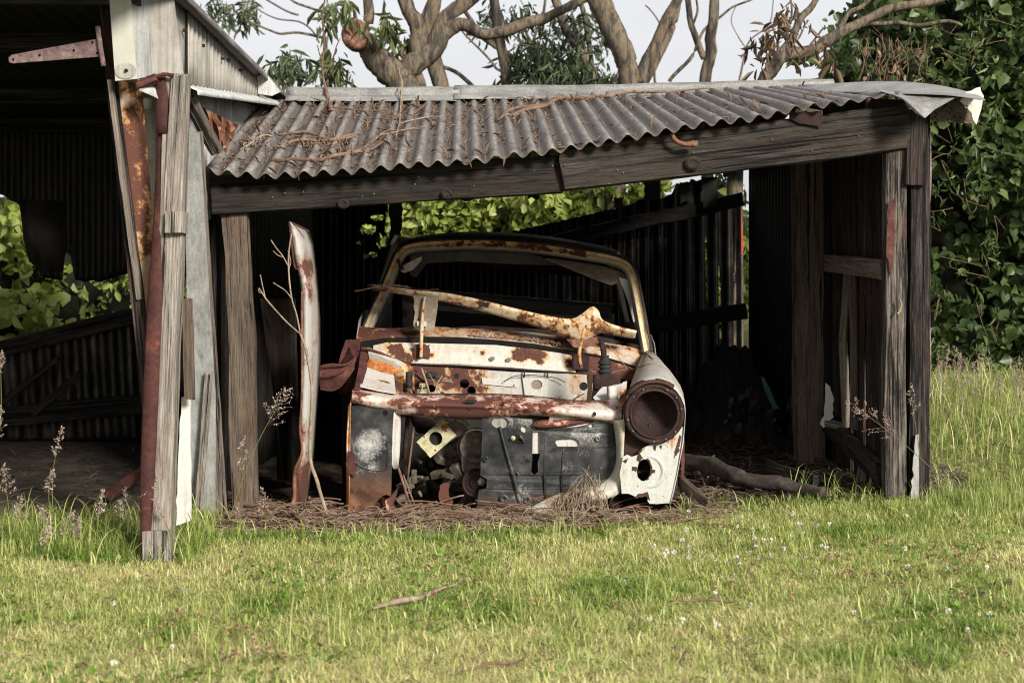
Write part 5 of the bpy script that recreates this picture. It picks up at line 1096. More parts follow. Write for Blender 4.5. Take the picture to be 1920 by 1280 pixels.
# standing car panel
rows = []
for y, xl, xm, xr in [(416, 542, 545, 548), (432, 543, 560, 579), (460, 548, 570, 587), (500, 555, 576, 592), (520, 562, 580, 594), (550, 566, 584, 597), (600, 567, 585, 600), (680, 567, 583, 600), (740, 564, 582, 596), (800, 562, 578, 592), (850, 566, 574, 589), (890, 551, 567, 583), (930, 546, 562, 578), (962, 552, 562, 571)]:
    rows.append([P(xl, y, 6.96), P(lerp(xl, xm, .5), y, 6.95), P(xm, y, 7.0), P(lerp(xm, xr, .6), y, 7.06+.01*N3(y*.05, 0, 0)), P(xr, y, 7.2+.02*N3(y*.03, 2, 0))])
M['door'] = rusty('standing_panel_paint', (.44, .435, .41), .24, 13, dark=(.06, .022, .015), halo=(.20, .09, .055), seed=41, dirt=.5, spots=[(P(570, 505, 7.0), .10, .20), (P(576, 550, 7.0), .08, .16), (P(560, 930, 7.0), .22, .22), (P(562, 800, 6.98), .12, .12)])
PN = root('car_panel', P(560, 962, 7.0), 'tall narrow white car panel standing on end left of the wreck', 'car panel')
loft('skin', rows, 'door', PN, .004)
pxtube('rusted_edge', [(542, 416), (546, 450), (552, 498), (558, 504)], 6.95, [4, 4, 4, 3], 'rimrust', PN, n=6, rough=.3)
pxtube('rusted_edge', [(566, 546), (566, 640), (566, 740), (562, 800), (566, 846), (553, 884), (552, 930), (542, 962)], 6.945, [4, 5, 4, 4, 5, 8, 8, 7], 'crumple', PN, n=6, rough=.4)
pxtube('rusted_edge', [(542, 416), (560, 424), (580, 434)], 6.97, [4, 4, 3], 'primer', PN, n=6)
SP = root('dead_sapling', P(612, 962, 6.8), 'thin bare leafless sapling leaning against the standing white panel', 'sapling')
pxtube('stem', [(613, 965), (604, 935), (592, 895), (582, 862), (582, 800), (585, 735), (580, 690), (572, 650), (563, 626)], 6.8, [7, 7, 7, 7, 6, 6, 6, 5, 4], 'twigpale', SP, n=7, rough=.3)
for ln, w in [([(563, 626), (556, 590), (547, 560), (542, 520), (541, 480), (545, 448), (547, 438)], 3.6), ([(563, 626), (540, 606), (520, 585), (500, 562), (492, 550), (485, 540)], 3.4), ([(497, 556), (492, 535), (488, 515)], 2.4), ([(547, 560), (535, 545), (520, 535), (512, 530)], 2.4), ([(541, 500), (530, 480), (518, 465), (508, 450)], 2.6), ([(530, 482), (520, 478), (512, 470)], 1.8), ([(541, 505), (545, 490), (540, 470)], 2), ([(492, 550), (486, 548), (484, 542)], 1.6)]:
    pxtube('twig', ln, 6.78, w, 'twigpale', SP, n=5)
LG = pxtube('fallen_log', [(1240, 860, 8.1), (1290, 864, 8.0), (1340, 877, 7.76), (1380, 894, 7.42), (1430, 904, 7.28), (1490, 912, 7.16), (1545, 922, 7.02)], 8, [22, 27, 30, 29, 28, 24, 20], 'logbark', None, n=16, rough=.55, wob=.03)
tag(LG, 'long smooth grey log lying across the shed floor right of the car', 'log')
pl_ = beam('fallen_board', P(1275, 900, 7.40), P(1330, 948, 6.75), .06, .03, 'w_brown'); tag(pl_, 'short brown board lying beside the right wing of the wreck', 'board')
pl_ = beam('fallen_board', P(1440, 876, 7.8), P(1530, 902, 7.32), .07, .03, 'w_dark'); tag(pl_, 'dark board end poking from the litter at the foot of the middle post', 'board')
# rubbish heap at the back right
RH = root('rubbish_heap', P(1415, 845, 9.5), 'dark heap of sacking and broken scraps against the right rear corner', 'rubbish heap')
V = []; Fc = []; n = 44
for j in range(n+1):
    for i in range(n+1):
        x = lerp(1.15, 1.80, i/n); y = lerp(8.9, 10.4, j/n); u = (x-1.5)/.38; v = (y-9.75)/.7
        h = .44*max(0, 1-u*u*.8-v*v)**.7*(1+.9*N3(x*6, y*6, 1))+.10*N3(x*17, y*17, 2)
        V.append((x+.04*N3(y*9, x*9, 0), y, max(-.02, h)))
for j in range(n):
    for i in range(n): a = j*(n+1)+i; Fc.append((a, a+1, a+n+2, a+n+1))
mk('mound', V, Fc, 'black', RH)
for k in range(60):
    x = random.uniform(1350, 1490); y = random.uniform(720, 860); s_ = random.uniform(3, 16)
    plate('scrap', jag([(x, y), (x+s_, y+s_*random.uniform(-.4, .4)), (x+s_*.7, y+s_*2*random.random()), (x-2, y+s_*1.2)], 2, 5, k), random.uniform(9.0, 9.2), random.choice(['iron_dark', 'iron_rear', 'black', 'iron_mid', 'darkrust', 'w_beam']), RH)
plate('plastic_strip', jag([(1426, 705), (1434, 708), (1452, 750), (1462, 765), (1450, 768), (1438, 740)], 1.5, 7, 5), 9.0, 'plastic', RH, label='torn dull teal plastic strip')
plate('plastic_strip', [(1332, 856), (1340, 852), (1342, 858), (1334, 861)], 8.1, 'plastic', RH)
rd = pxtube('rusty_rod', [(372, 998, 6.5), (480, 994, 6.52), (600, 996, 6.55), (722, 1002, 6.5)], 6.5, [5, 6, 6, 5], 'primer', None, n=7, wob=.004); rd.location.z += .03; tag(rd, 'long straight rusty rod lying on the litter in front of the opening', 'rod')
# twig bundle caught on the bonnet bar
TB = root('twig_bundle', P(700, 540, 7.88), 'pinkish bundle of fine twigs caught on the left end of the bonnet bar', 'twigs'); mb = MB()
for a, b, w in [((664, 546), (710, 538), .0045), ((688, 535), (765, 537), .003), ((698, 533), (760, 545), .003), ((690, 540), (770, 539), .0022), ((705, 544), (752, 536), .002), ((768, 549), (785, 568), .0012), ((740, 542), (822, 542), .0015), ((700, 536), (735, 542), .003)]:
    mb.tube([P(*a, 7.88), P((a[0]+b[0])/2, (a[1]+b[1])/2-random.uniform(-3, 3), 7.87), P(*b, 7.86)], w, 6, 4, .006)
mb.build('twigs', 'twig', TB)
# branches lying on the roof
def rbranch(name, label, main, w, twigs, mat='twig', lift=.022, group='dead branches on the shed roof', nl=0):
    c = onroof(*main[0], 0); T = root(name, c, label, 'branch', group)
    def tube_(line, w, nm):
        pp = [onroof(x, y, lift) if len(q) == 0 else onroof(x, y, lift+q[0]) for x, y, *q in line]
        ww = w if isinstance(w, list) else [w]*len(pp); MB().tube(pp, [a/2/F*q.y for a, q in zip(ww, pp)], 6, 5, .012, .25, line[0][0]).build(nm, mat, T)
    tube_(main, w, 'stem')
    for ln, ww in twigs: tube_(ln, ww, 'twig')
    return T
def rtw(cx, cy, rx, ry, n, L=30, w=2.2):
    out = []
    for i in range(n):
        x = cx+random.gauss(0, rx); y = min(318, max(192, cy+random.gauss(0, ry))); a = random.gauss(0, .8)+(math.pi if random.random() < .4 else 0); l = random.uniform(.3, 1)*L
        ln = [(x, y)]
        for k in range(3): a += random.gauss(0, .5); ln.append((ln[-1][0]+l/3*math.cos(a), min(318, max(190, ln[-1][1]+l/3*math.sin(a)*.6))))
        out.append((ln, random.uniform(.5, 1)*w))
    return out
rbranch('roof_branch', 'long reddish forked branch lying near the eave at the left of the roof', [(512, 308), (545, 306), (600, 307), (640, 300), (680, 286), (715, 262), (740, 252), (790, 248)], [9, 7, 8, 8, 7, 5, 3, 2], [([(640, 300), (670, 292), (700, 285), (725, 268)], 4), ([(575, 307), (600, 316), (620, 318)], 2)]+rtw(690, 285, 30, 10, 14, 34))
rbranch('roof_branch', 'bundle of brown branches across the middle left of the roof', [(540, 276), (580, 272), (625, 268), (660, 262), (680, 258)], [6, 6, 6, 5, 3], [([(515, 255), (530, 260), (570, 256), (610, 270)], 4), ([(545, 256), (580, 254)], 6), ([(600, 266), (640, 268), (672, 261)], 5)]+rtw(585, 268, 30, 8, 34, 34, 3))
rbranch('roof_branch', 'gnarled pale twig clump at the far left of the roof', [(452, 290), (470, 276), (490, 262), (512, 262)], [4, 5, 5, 3], rtw(480, 275, 18, 9, 16, 20, 3), mat='twigpale')
rbranch('roof_branch', 'long curved pinkish branch below the ridge at the right', [(935, 232), (950, 218), (985, 207), (1020, 204), (1045, 192), (1100, 190), (1160, 184), (1200, 180), (1240, 178), (1290, 175), (1340, 173)], [4, 6, 7, 6, 7, 6, 6, 5, 4, 3, 2], [([(958, 226), (985, 213), (1020, 206), (1048, 186)], [8, 7, 8, 5]), ([(945, 228), (960, 232), (975, 222)], 3)]+rtw(1050, 192, 70, 6, 16, 40, 2.5))
rbranch('roof_branch', 'short stick with twiggy tangle under the ridge in the roof middle', [(735, 230), (750, 222), (752, 205), (754, 190)], [5, 5, 4, 3], rtw(740, 225, 25, 14, 22, 40))
rbranch('roof_branch', 'upright forked twig rising from the roof at the left', [(622, 214), (618, 195), (610, 180, .10), (606, 170, .22), (612, 170, .34), (612, 170, .5), (616, 170, .62)], [9, 7, 5, 4, 3, 3, 2], [([(612, 190), (600, 186, .04), (596, 175, .06)], 7), ([(612, 180, .12), (628, 175, .24), (642, 172, .34)], 2), ([(610, 175, .2), (600, 172, .3)], 2), ([(620, 200), (560, 190), (500, 208)], 2), ([(622, 208), (680, 215), (720, 220)], 2.5)]+rtw(620, 205, 30, 8, 12, 40))
rbranch('roof_branch', 'thin upright pale twig in front of the stub tree, rising over the ridge', [(742, 262), (748, 240), (752, 215), (752, 190, .02), (755, 178, .08), (748, 172, .16)], [2.5, 2.5, 3, 3, 3, 2], [([(752, 195), (745, 182, .05)], 2), ([(748, 240), (800, 228), (826, 226)], 2.5), ([(715, 262), (760, 252), (800, 246)], 2)], mat='twigpale')
pos = []; mbr = MB()
for i in range(1100):
    c = random.choice(range(36))+random.gauss(0, .10)+.62; u = c*PITCH/RL; v = random.betavariate(1.1, 1.0)
    if u > .97: continue
    if random.random() > (1.0 if u < .5 else .35): continue
    p = roofS(min(1, u), v, .0); d = (R_(u)-E_(u)).normalized(); pos.append(p+Vector((0, 0, .005)))
    if random.random() < .75:
        a = p+Vector((random.gauss(0, .012), 0, .0)); mbr.tube([a, a+d*random.uniform(.01, .05)+Vector((random.gauss(0, .012), 0, .008)), a+d*random.uniform(.02, .09)+Vector((random.gauss(0, .018), 0, .004))], random.uniform(.001, .003), 4, 3, .004)
mbr.build('roof_litter', 'twig'); bpy.data.objects['roof_litter']['kind'] = 'stuff'
o = leaves('fallen_roof_leaves', pos, .045, 'deadleaf', None, 'lance', .2, (0, -.3, 1), .6, seed=8); o['kind'] = 'stuff'

# ------------------------------------------------------------------ litter on the ground
def ribbons(name, n, gen, mat, seed=1, lw=(.04, .16), ww=(.002, .006), lift=.03, arch_=.02):
    r = random.Random(seed); V = []; Fc = []; vr = []
    for i in range(n):
        x, y, h = gen(r); L = r.uniform(*lw); w = r.uniform(*ww); a = r.uniform(0, 6.28); tilt = r.gauss(0, .25); z = gz(x, y)+.01+r.random()*h
        dx, dy = math.cos(a), math.sin(a); bend = r.gauss(0, .5); k = len(V); va = r.random()*.64; ar = r.uniform(-.3, 1)*arch_
        for q in range(5):
            t = q/4-.5; aa = a+bend*t; cx = x+dx*L*t-dy*bend*L*t*t; cy = y+dy*L*t+dx*bend*L*t*t; cz = z+tilt*L*t+ar*(1-4*t*t)
            ws = w*(1-abs(t)*1.2)
            V.append((cx-dy*ws, cy+dx*ws, max(cz, gz(cx, cy)+.006)+w*.6)); V.append((cx+dy*ws, cy-dx*ws, max(cz, gz(cx, cy)+.006)))
            vr += [va, va]
        for q in range(4): Fc.append((k+2*q, k+2*q+1, k+2*q+3, k+2*q+2))
    o = mk(name, V, Fc, mat); at = o.data.attributes.new('var', 'FLOAT', 'POINT'); at.data.foreach_set('value', vr); return o
def g1(r):
    x = r.uniform(-1.55, 1.1); y = r.uniform(6.38, 7.2)+max(0, x)*.28; e = .035*max(0, N3(x*2, y*2, 3)+.5)*(1 if y < 6.9 else .5); return x, y, e
tag(ribbons('straw_litter', 5200, g1, 'straw', 1, ww=(.0012, .0034)), kind='stuff')
def g2(r):
    x = r.uniform(.7, 1.85); y = r.uniform(6.9, 9.4); return x, y, .02
tag(ribbons('floor_litter', 1400, g2, 'deadleaf2', 2, ww=(.002, .006)), kind='stuff') if False else None
M['litterdark'] = leafmat('dark_litter', (.02, .014, .010), (.06, .042, .03), (.17, .125, .09), .1, .9)
tag(ribbons('floor_litter', 2600, g2, 'litterdark', 2, ww=(.0015, .006), arch_=.012), kind='stuff')
tag(ribbons('leaf_litter', 900, lambda r: (r.uniform(-1.5, 1.0), r.uniform(6.4, 7.3), .02), 'deadleaf', 3, (.04, .10), (.003, .009)), kind='stuff')
tag(ribbons('bare_patch_litter', 700, lambda r: (2.15+r.gauss(0, .16), 7.7+r.gauss(0, .3), .015), 'straw', 4, (.02, .08), (.001, .004)), kind='stuff')
mb = MB(); 
for i in range(240):
    x = random.uniform(-1.45, .95); y = random.uniform(6.45, 7.15); a = random.uniform(-.6, .6)+(3.14 if random.random() < .5 else 0); L = random.uniform(.06, .3); z = gz(x, y)+random.uniform(.01, .06)
    p0 = Vector((x, y, z)); p1 = p0+Vector((math.cos(a)*L, math.sin(a)*L*.6, random.gauss(0, .03))); p1.z = max(p1.z, .012)
    mb.tube([p0, p0.lerp(p1, .5)+Vector((0, 0, .01)), p1], random.uniform(.0015, .0045), 5, 3, .01, .2, i)
tag(mb.build('fallen_twigs', 'twig'), kind='stuff')
mb = MB()
for i in range(420):
    x = random.choice([random.gauss(-.45, .25), random.gauss(.15, .25), random.uniform(-1.3, .9)]); y = random.uniform(6.5, 6.98); a = random.uniform(0, 6.28); L = random.uniform(.04, .20); z = gz(x, y)+.01
    p0 = Vector((x, y, z)); hgt = random.uniform(.01, .075); p1 = p0+Vector((math.cos(a)*L, math.sin(a)*L*.5, hgt*random.uniform(-.1, 1)))
    mb.tube([p0, p0.lerp(p1, .5)+Vector((random.gauss(0, .01), 0, hgt*.6)), p1], random.uniform(.0008, .0026), 4, 4, .012, 0, i)
tag(mb.build('dry_stalks', 'twigpale'), kind='stuff')
bk = random.Random(5)
for i in range(22):
    x = bk.uniform(-1.2, .75); y = bk.uniform(6.5, 6.95); a = bk.uniform(0, 3.14); L = bk.uniform(.04, .12); wv = bk.uniform(.008, .02); z = gz(x, y)+bk.uniform(.015, .05); ca, sa = math.cos(a), math.sin(a); tl = bk.gauss(0, .4)
    rws = []
    for q in range(5):
        t = q/4-.5; rws.append([Vector((x+ca*L*t*2-sa*v*wv*(1-t*t*2), y+sa*L*t*2+ca*v*wv*(1-t*t*2), z+tl*L*t+.35*wv*v*v+.02*(1-4*t*t)*.5+.004*N3(t*5, v*3, i))) for v in (-1, -.3, .4, 1)])
    tag(loft('bark_flake', rws, ['deadleaf', 'primer', 'twigpale', 'cutwood'][i % 4], None, .001), 'curled flake of bark or rust lying in the litter before the wreck', 'bark flake', 'curled flakes in the litter')
DG = MB()
for i in range(120):
    c = random.choice([(1068, 925), (1105, 885), (1110, 900), (1085, 915), (1120, 925), (1050, 935)]); x = c[0]+random.gauss(0, 9); y = c[1]+random.gauss(0, 6); ex = x+random.gauss(0, 24); ey = random.uniform(965, 1008)
    DG.tube([P(x, y+30*random.random(), 6.96), P(x+random.gauss(0, 6), y, 6.92), P(lerp(x, ex, .5)+random.gauss(0, 5), lerp(y, ey, .4), 6.88), P(ex, ey, 6.84)], random.uniform(.0008, .0019), 4, 3, .012)
o = DG.build('dead_grass_clump', 'twigpale'); tag(o, 'drooping clump of dry straw hanging over the white lip at the nose of the wreck', 'dead grass')
for nm, lab, ln, w, mt in (('fallen_stick', 'pale curled bark strip lying on the lawn in front of the car', [(700, 1140), (740, 1128), (790, 1120), (830, 1102), (868, 1092)], [4, 12, 10, 5, 3], 'twigpale'), ('fallen_stick', 'dark thin stick lying on the lawn at the right of centre', [(1255, 1126), (1320, 1124), (1370, 1128), (1380, 1126)], [3, 4, 4, 2], 'twig'), ('fallen_stick', 'brown forked stick lying at the bottom middle of the lawn', [(860, 1262), (900, 1248), (940, 1242), (985, 1232), (978, 1215)], [3, 5, 6, 4, 2], 'twig')):
    pp = []
    for x, y in ln: Yd = CZ*F/(y-480); Yd = (CZ-.045)*F/(y-480); pp.append(P(x, y, Yd))
    o = MB().tube(pp, [a/2/F*q.y for a, q in zip(w, pp)], 7, 4, .006, .3, ln[0][0]).build(nm, mt); tag(o, lab, 'stick')

# ------------------------------------------------------------------ grass: one field of tufts
def tuft(name, mat, n, R, h, w, seed, lean=.5):
    r = np.random.default_rng(seed); V = []; Fc = []; vr = []
    for i in range(n):
        a = r.uniform(0, 6.28); q = R*math.sqrt(r.random()); x = q*math.cos(a); y = q*math.sin(a); H = h*r.uniform(.45, 1.15); W_ = w*r.uniform(.6, 1.2)
        b = r.uniform(0, 6.28); ln = r.uniform(.1, 1)*lean*H; fx, fy = math.cos(b), math.sin(b); sx_, sy_ = -fy, fx; k = len(V); v = r.beta(1.7, 2)*.64
        for t, ww in ((0, 1), (.4, .9), (.75, .6)):
            cx = x+fx*ln*t*t; cy = y+fy*ln*t*t; cz = H*t*(1-.12*t)
            V.append((cx-sx_*W_*ww, cy-sy_*W_*ww, cz)); V.append((cx+sx_*W_*ww, cy+sy_*W_*ww, cz)); vr += [v, v]
        V.append((x+fx*ln*1.15, y+fy*ln*1.15, H*(.9 if ln < .4*H else .74))); vr.append(v)
        Fc += [(k, k+1, k+3, k+2), (k+2, k+3, k+5, k+4), (k+4, k+5, k+6)]
    me = bpy.data.meshes.new(name); me.from_pydata(V, [], Fc); me.materials.append(M[mat]); at = me.attributes.new('var', 'FLOAT', 'POINT'); at.data.foreach_set('value', vr); me.update()
    return bpy.data.objects.new(name, me)
tc_ = bpy.data.collections.new('tufts')
kinds = [('a0', 'grass', 40, .055, .055, .0020, .9), ('a1', 'grass', 40, .055, .065, .0020, .8), ('a2', 'grass', 36, .055, .050, .0022, 1.1), ('b0', 'grass_dry', 40, .055, .048, .0019, 1.3), ('b1', 'grass_dry', 38, .055, .058, .0018, 1.2),
         ('c0', 'grass_lush', 30, .05, .08, .0022, .8), ('c1', 'grass_lush', 26, .05, .10, .0026, .9), ('d0', 'grass', 22, .06, .20, .0026, .8), ('d1', 'grass_lush', 20, .06, .22, .0030, .9), ('d2', 'grass', 12, .05, .30, .0022, .6)]
for i, (nm, mt, n_, R0, h, w, ln) in enumerate(kinds): tc_.objects.link(tuft('tuft_'+nm, mt, n_, R0, h, w, i+5, ln))
pts_ = []
def addp(x, y, k, s): pts_.append((x, y, gz(x, y)-.004, k, s, random.uniform(0, 6.28)))
def front_edge(x): return 6.36+(.62*max(0, min(1, (x-.35)/.7)))+.16*max(0, x-1.05)+.07*N3(x*4, 1, 0)
y = 3.7
while y < 7.35:
    st_ = .034*(y/5.0)**.5; hw = .44*y+.55; x = -hw
    while x < hw:
        xx = x+random.uniform(-.5, .5)*st_; yy = y+random.uniform(-.5, .5)*st_; x += st_
        if xx < -1.36: lim = 6.62+.12*N3(xx*3, 0, 0)
        elif xx < 1.93: lim = front_edge(xx)
        else: lim = 9
        if yy > lim: continue
        if abs(xx+1.42) < .10 and abs(yy-5.86) < .06: continue
        if ((xx-2.15)/.30)**2+((yy-7.7)/.5)**2 < 1 and random.random() < .93: continue
        d = lim-yy; nz_ = N3(xx*1.1, yy*1.3, 5)+.5*N3(xx*4, yy*4, 9)
        dry = nz_+.34*max(0, min(1, (5.2-yy)/.9))-.10*max(0, min(1, (yy-5.6)))-.22
        s = 1.0; r = random.random()
        if random.random() < .045 and N3(xx*1.7, yy*1.7, 41) > -.05: addp(xx, yy, random.choice([5, 6, 7, 9]), random.uniform(.35, .7))
        if xx < -1.3 and yy > 5.75: k = random.choice([5, 6, 6, 7, 8]) if r < .8 else random.choice([0, 3]); s = lerp(.45, .62, min(1, (yy-5.75)/.5))
        elif d < .16: k = random.choice([5, 6, 0, 1, 0]) if r < .96 else 7; s = random.uniform(.55, .95)*(.75 if k == 7 else 1)
        elif xx > 1.95 and yy > 6.7: k = random.choice([7, 0, 8, 5, 3, 9, 1]); s = lerp(.45, .5, min(1, (yy-6.7)/1.0))
        else:
            k = random.choice([3, 4]) if dry+random.gauss(0, .28) > -.08 else (random.choice([0, 1, 2]) if nz_ > -.42 or random.random() < .5 else 5)
            s = (.80+.6*N3(xx*2.6, yy*2.6, 12)+.25*min(1, max(0, yy-5)/1.5))*random.uniform(.8, 1.15)
        addp(xx, yy, k, s)
    y += st_
y = 7.3
while y < 12.2:
    st_ = .055*(y/7.5); x = 1.93+max(0, 0)
    while x < .50*y+.4:
        xx = x+random.uniform(-.5, .5)*st_; yy = y+random.uniform(-.5, .5)*st_; x += st_
        if ((xx-2.15)/.32)**2+((yy-7.8)/.6)**2 < 1 and random.random() < .9: continue
        addp(xx, yy, random.choice([7, 7, 8, 9, 3, 4]), random.uniform(.3, .6)*(.7 if yy < 8.6 else 1.05))
    y += st_
for i in range(2600):
    xx = random.uniform(-7, -1.6); yy = random.uniform(10.7, 13); addp(xx, yy, random.choice([7, 8]), 1.2)
for (px, py, s) in [(1345, 960, 1.4), (1372, 960, 1.0), (1285, 965, 1.1), (1500, 935, 1.4), (1530, 930, 1.2), (1620, 930, .9), (1400, 958, .9), (700, 1010, .8), (560, 1010, 1.1), (600, 1015, .9), (1770, 860, 1.2), (1560, 945, 1.2)]:
    Yd = CZ*F/(py-480); q = P(px, py, min(Yd, 7.2)); addp(q.x, q.y, random.choice([6, 7]), s*.7)
pa = np.array(pts_); me = bpy.data.meshes.new('grass'); me.vertices.add(len(pa)); me.vertices.foreach_set('co', pa[:, :3].reshape(-1).astype(np.float32))
at = me.attributes.new('k', 'INT', 'POINT'); at.data.foreach_set('value', pa[:, 3].astype(np.int32)); at = me.attributes.new('s', 'FLOAT', 'POINT'); at.data.foreach_set('value', pa[:, 4].astype(np.float32)); at = me.attributes.new('r', 'FLOAT', 'POINT'); at.data.foreach_set('value', pa[:, 5].astype(np.float32))
go = bpy.data.objects.new('grass', me); link(go); tag(go, kind='stuff', label='rough yellow-green lawn grass growing up to the sheds')
ng = bpy.data.node_groups.new('grass_field', 'GeometryNodeTree'); ng.interface.new_socket('Geometry', in_out='INPUT', socket_type='NodeSocketGeometry'); ng.interface.new_socket('Geometry', in_out='OUTPUT', socket_type='NodeSocketGeometry')
N = ng.nodes; gi = N.new('NodeGroupInput'); gout = N.new('NodeGroupOutput'); mp_ = N.new('GeometryNodeMeshToPoints'); ip = N.new('GeometryNodeInstanceOnPoints'); ci = N.new('GeometryNodeCollectionInfo')
ci.inputs['Collection'].default_value = tc_; ci.inputs['Separate Children'].default_value = True; ci.inputs['Reset Children'].default_value = True
def na(nm, ty):
    a = N.new('GeometryNodeInputNamedAttribute'); a.data_type = ty; a.inputs[0].default_value = nm; return a.outputs[0]
cb = N.new('ShaderNodeCombineXYZ'); ng.links.new(na('r', 'FLOAT'), cb.inputs[2]); sc = N.new('ShaderNodeCombineXYZ')
s_ = na('s', 'FLOAT')
ng.links.new(gi.outputs[0], mp_.inputs['Mesh']); ng.links.new(mp_.outputs[0], ip.inputs['Points']); ng.links.new(ci.outputs[0], ip.inputs['Instance']); ip.inputs['Pick Instance'].default_value = True
ng.links.new(na('k', 'INT'), ip.inputs['Instance Index']); ng.links.new(cb.outputs[0], ip.inputs['Rotation'])
for k_ in range(3): ng.links.new(s_, sc.inputs[k_])
ng.links.new(sc.outputs[0], ip.inputs['Scale']); ng.links.new(ip.outputs[0], gout.inputs[0])
md = go.modifiers.new('field', 'NODES'); md.node_group = ng
print('tufts', len(pa))

# ground-hugging clover leaves and dead bits between the blades
cl = []
for i in range(9000):
    y = random.uniform(3.8, 6.6); x = random.uniform(-.4*y, .4*y)
    if N3(x*2.1, y*2.1, 31) > .12 and (x < -1.36 or y < front_edge(x)): cl.append((x, y, gz(x, y)+random.uniform(.02, .045)))
o = leaves('clover_leaves', cl, .019, 'grass_lush', None, 'heart', -.1, (0, -.2, 1), .75, seed=12); o['kind'] = 'stuff'
tag(ribbons('lawn_thatch', 2600, lambda r: (lambda y: (r.uniform(-.4*y, .4*y), y, .03))(r.uniform(3.8, 6.3)), 'deadleaf', 9, (.02, .07), (.001, .004)), kind='stuff')
tag(ribbons('barn_litter', 900, lambda r: (r.uniform(-4.5, -1.5), r.uniform(6.6, 9.4), .01), 'litterdark', 14, (.02, .10), (.001, .006), arch_=.01), kind='stuff')
# clover heads
def cloverhead(mat, seed):
    r = random.Random(seed); V = []; Fc = []; vr = []
    for i in range(34):
        d = Vector((r.gauss(0, 1), r.gauss(0, 1), r.gauss(.2, .8))).normalized(); a = d.orthogonal().normalized(); k = len(V); b = d*.003; e = d*.0105; v = r.random()*.64
        V += [b-a*.0012, b+a*.0012, e+a*.0024+Vector((0, 0, .001)), e-a*.0024]; Fc.append((k, k+1, k+2, k+3)); vr += [v]*4
    k = len(V); V += [Vector((-.0008, 0, 0)), Vector((.0008, 0, 0)), Vector((.003, 0, -.05)), Vector((.0015, 0, -.05))]; Fc.append((k, k+1, k+2, k+3)); vr += [.3]*4
    me = bpy.data.meshes.new('clover_flower'); me.from_pydata(V, [], Fc); me.materials.append(M[mat]); at = me.attributes.new('var', 'FLOAT', 'POINT'); at.data.foreach_set('value', vr); me.update(); return me
cw = cloverhead('clover', 1); cbn = cloverhead('clover_brown', 2)
for mesh, n_, lab, grp, zones in ((cw, 62, 'small white clover flower head standing in the lawn', 'white clover flowers in the lawn', [(1200, 1700, 955, 1060, .7), (1150, 1900, 1000, 1180, .22), (200, 560, 1090, 1240, .08)]), (cbn, 120, 'small withered brown clover head standing in the lawn', 'withered brown clover heads in the lawn', [(1300, 1900, 1000, 1120, .6), (240, 560, 1140, 1240, .28), (560, 1900, 1080, 1230, .12)])):
    for i in range(n_):
        q = random.random()
        for z_ in zones:
            if q < z_[4]: break
            q -= z_[4]
        px = random.uniform(z_[0], z_[1]); py = random.uniform(z_[2], z_[3]); Yd = (CZ-.055)*F/(py-480); p = P(px, py, Yd)
        if p.x > -1.3 and p.x < 1.93 and p.y > front_edge(p.x): continue
        o = bpy.data.objects.new('clover_flower', mesh); o.location = (p.x, p.y, gz(p.x, p.y)+random.uniform(.045, .068)); o.rotation_euler = (random.gauss(0, .2), random.gauss(0, .2), random.random()*6); s = random.uniform(.7, 1.15); o.scale = (s, s, s); COL.objects.link(o); tag(o, lab, 'clover flower', grp)
# seeding grass stalks
def stalk(base, tip, Y, hl=70, hw=22, lab=None, n=16, bend=0):
    b = P(base[0], base[1], Y); t = P(tip[0], tip[1], Y); mid = b.lerp(t, .5)+Vector((bend, 0, 0))
    T = root('seeding_grass', (b.x, b.y, gz(b.x, b.y)), lab or 'wispy pinkish seed stalk of tall grass', 'grass stalk', 'seeding grass stalks')
    o = MB().tube([b, mid, t], [.0022, .0016, .0007], 5, 6, .006).build('stem', 'stem', T)
    mb = MB(); ax = (t-mid).normalized(); L = hl/F*Y; leafp = []; k0 = t-ax*L
    for i in range(n):
        s = i/n; p = k0+ax*L*s; wd = hw/F*Y*(1-s*.75)*random.uniform(.6, 1.1); a = random.random()*6.28
        o1 = ax.orthogonal().normalized(); o2 = ax.cross(o1); d = (o1*math.cos(a)+o2*math.sin(a))*.85+ax*.75; d.normalize(); e = p+d*wd*1.3
        mb.tube([p, p.lerp(e, .5)+Vector((0, 0, .002)), e], .0005, 3, 1)
        for q in range(10): u = random.uniform(.25, 1); leafp.append(p.lerp(e, u)+Vector((random.gauss(0, .003), random.gauss(0, .003), random.gauss(0, .003))))
    mb.build('panicle', 'seed', T); leaves('spikelets', leafp, .0080, 'seed', T, 'oval', 0, seed=abs(int(base[0])))
    return T
stalk((425, 985), (541, 728), 6.55, 80, 34, 'tallest seed stalk arching before the left post of the shed opening', 26, -.03)
stalk((452, 985), (457, 815), 6.5, 70, 16, n=14); stalk((488, 1010), (493, 912), 6.4, 60, 14, n=12); stalk((448, 1000), (446, 940), 6.4, 40, 9)
for b, t, Yd, hl, hw in [((100, 1010), (116, 800), 6.3, 60, 16), ((112, 1010), (98, 880), 6.2, 45, 16), ((20, 1045), (8, 870), 6.0, 60, 18), ((40, 1050), (35, 930), 6.0, 50, 22), ((180, 1060), (195, 915), 6.0, 60, 16), ((232, 1070), (236, 915), 5.95, 60, 18), ((235, 1075), (290, 890), 5.8, 60, 18), ((130, 1050), (75, 950), 5.9, 50, 18), ((90, 1060), (140, 960), 5.9, 50, 16), ((170, 1040), (145, 970), 6.1, 40, 14), ((-10, 1000), (2, 760), 6.0, 60, 16), ((-20, 900), (2, 660), 6.0, 40, 14), ((270, 1060), (262, 930), 5.9, 50, 14), ((60, 1060), (92, 985), 5.8, 40, 16), ((345, 1040), (292, 935), 5.75, 40, 10)]:
    stalk(b, t, Yd, hl, hw, n=14, bend=random.gauss(0, .02))
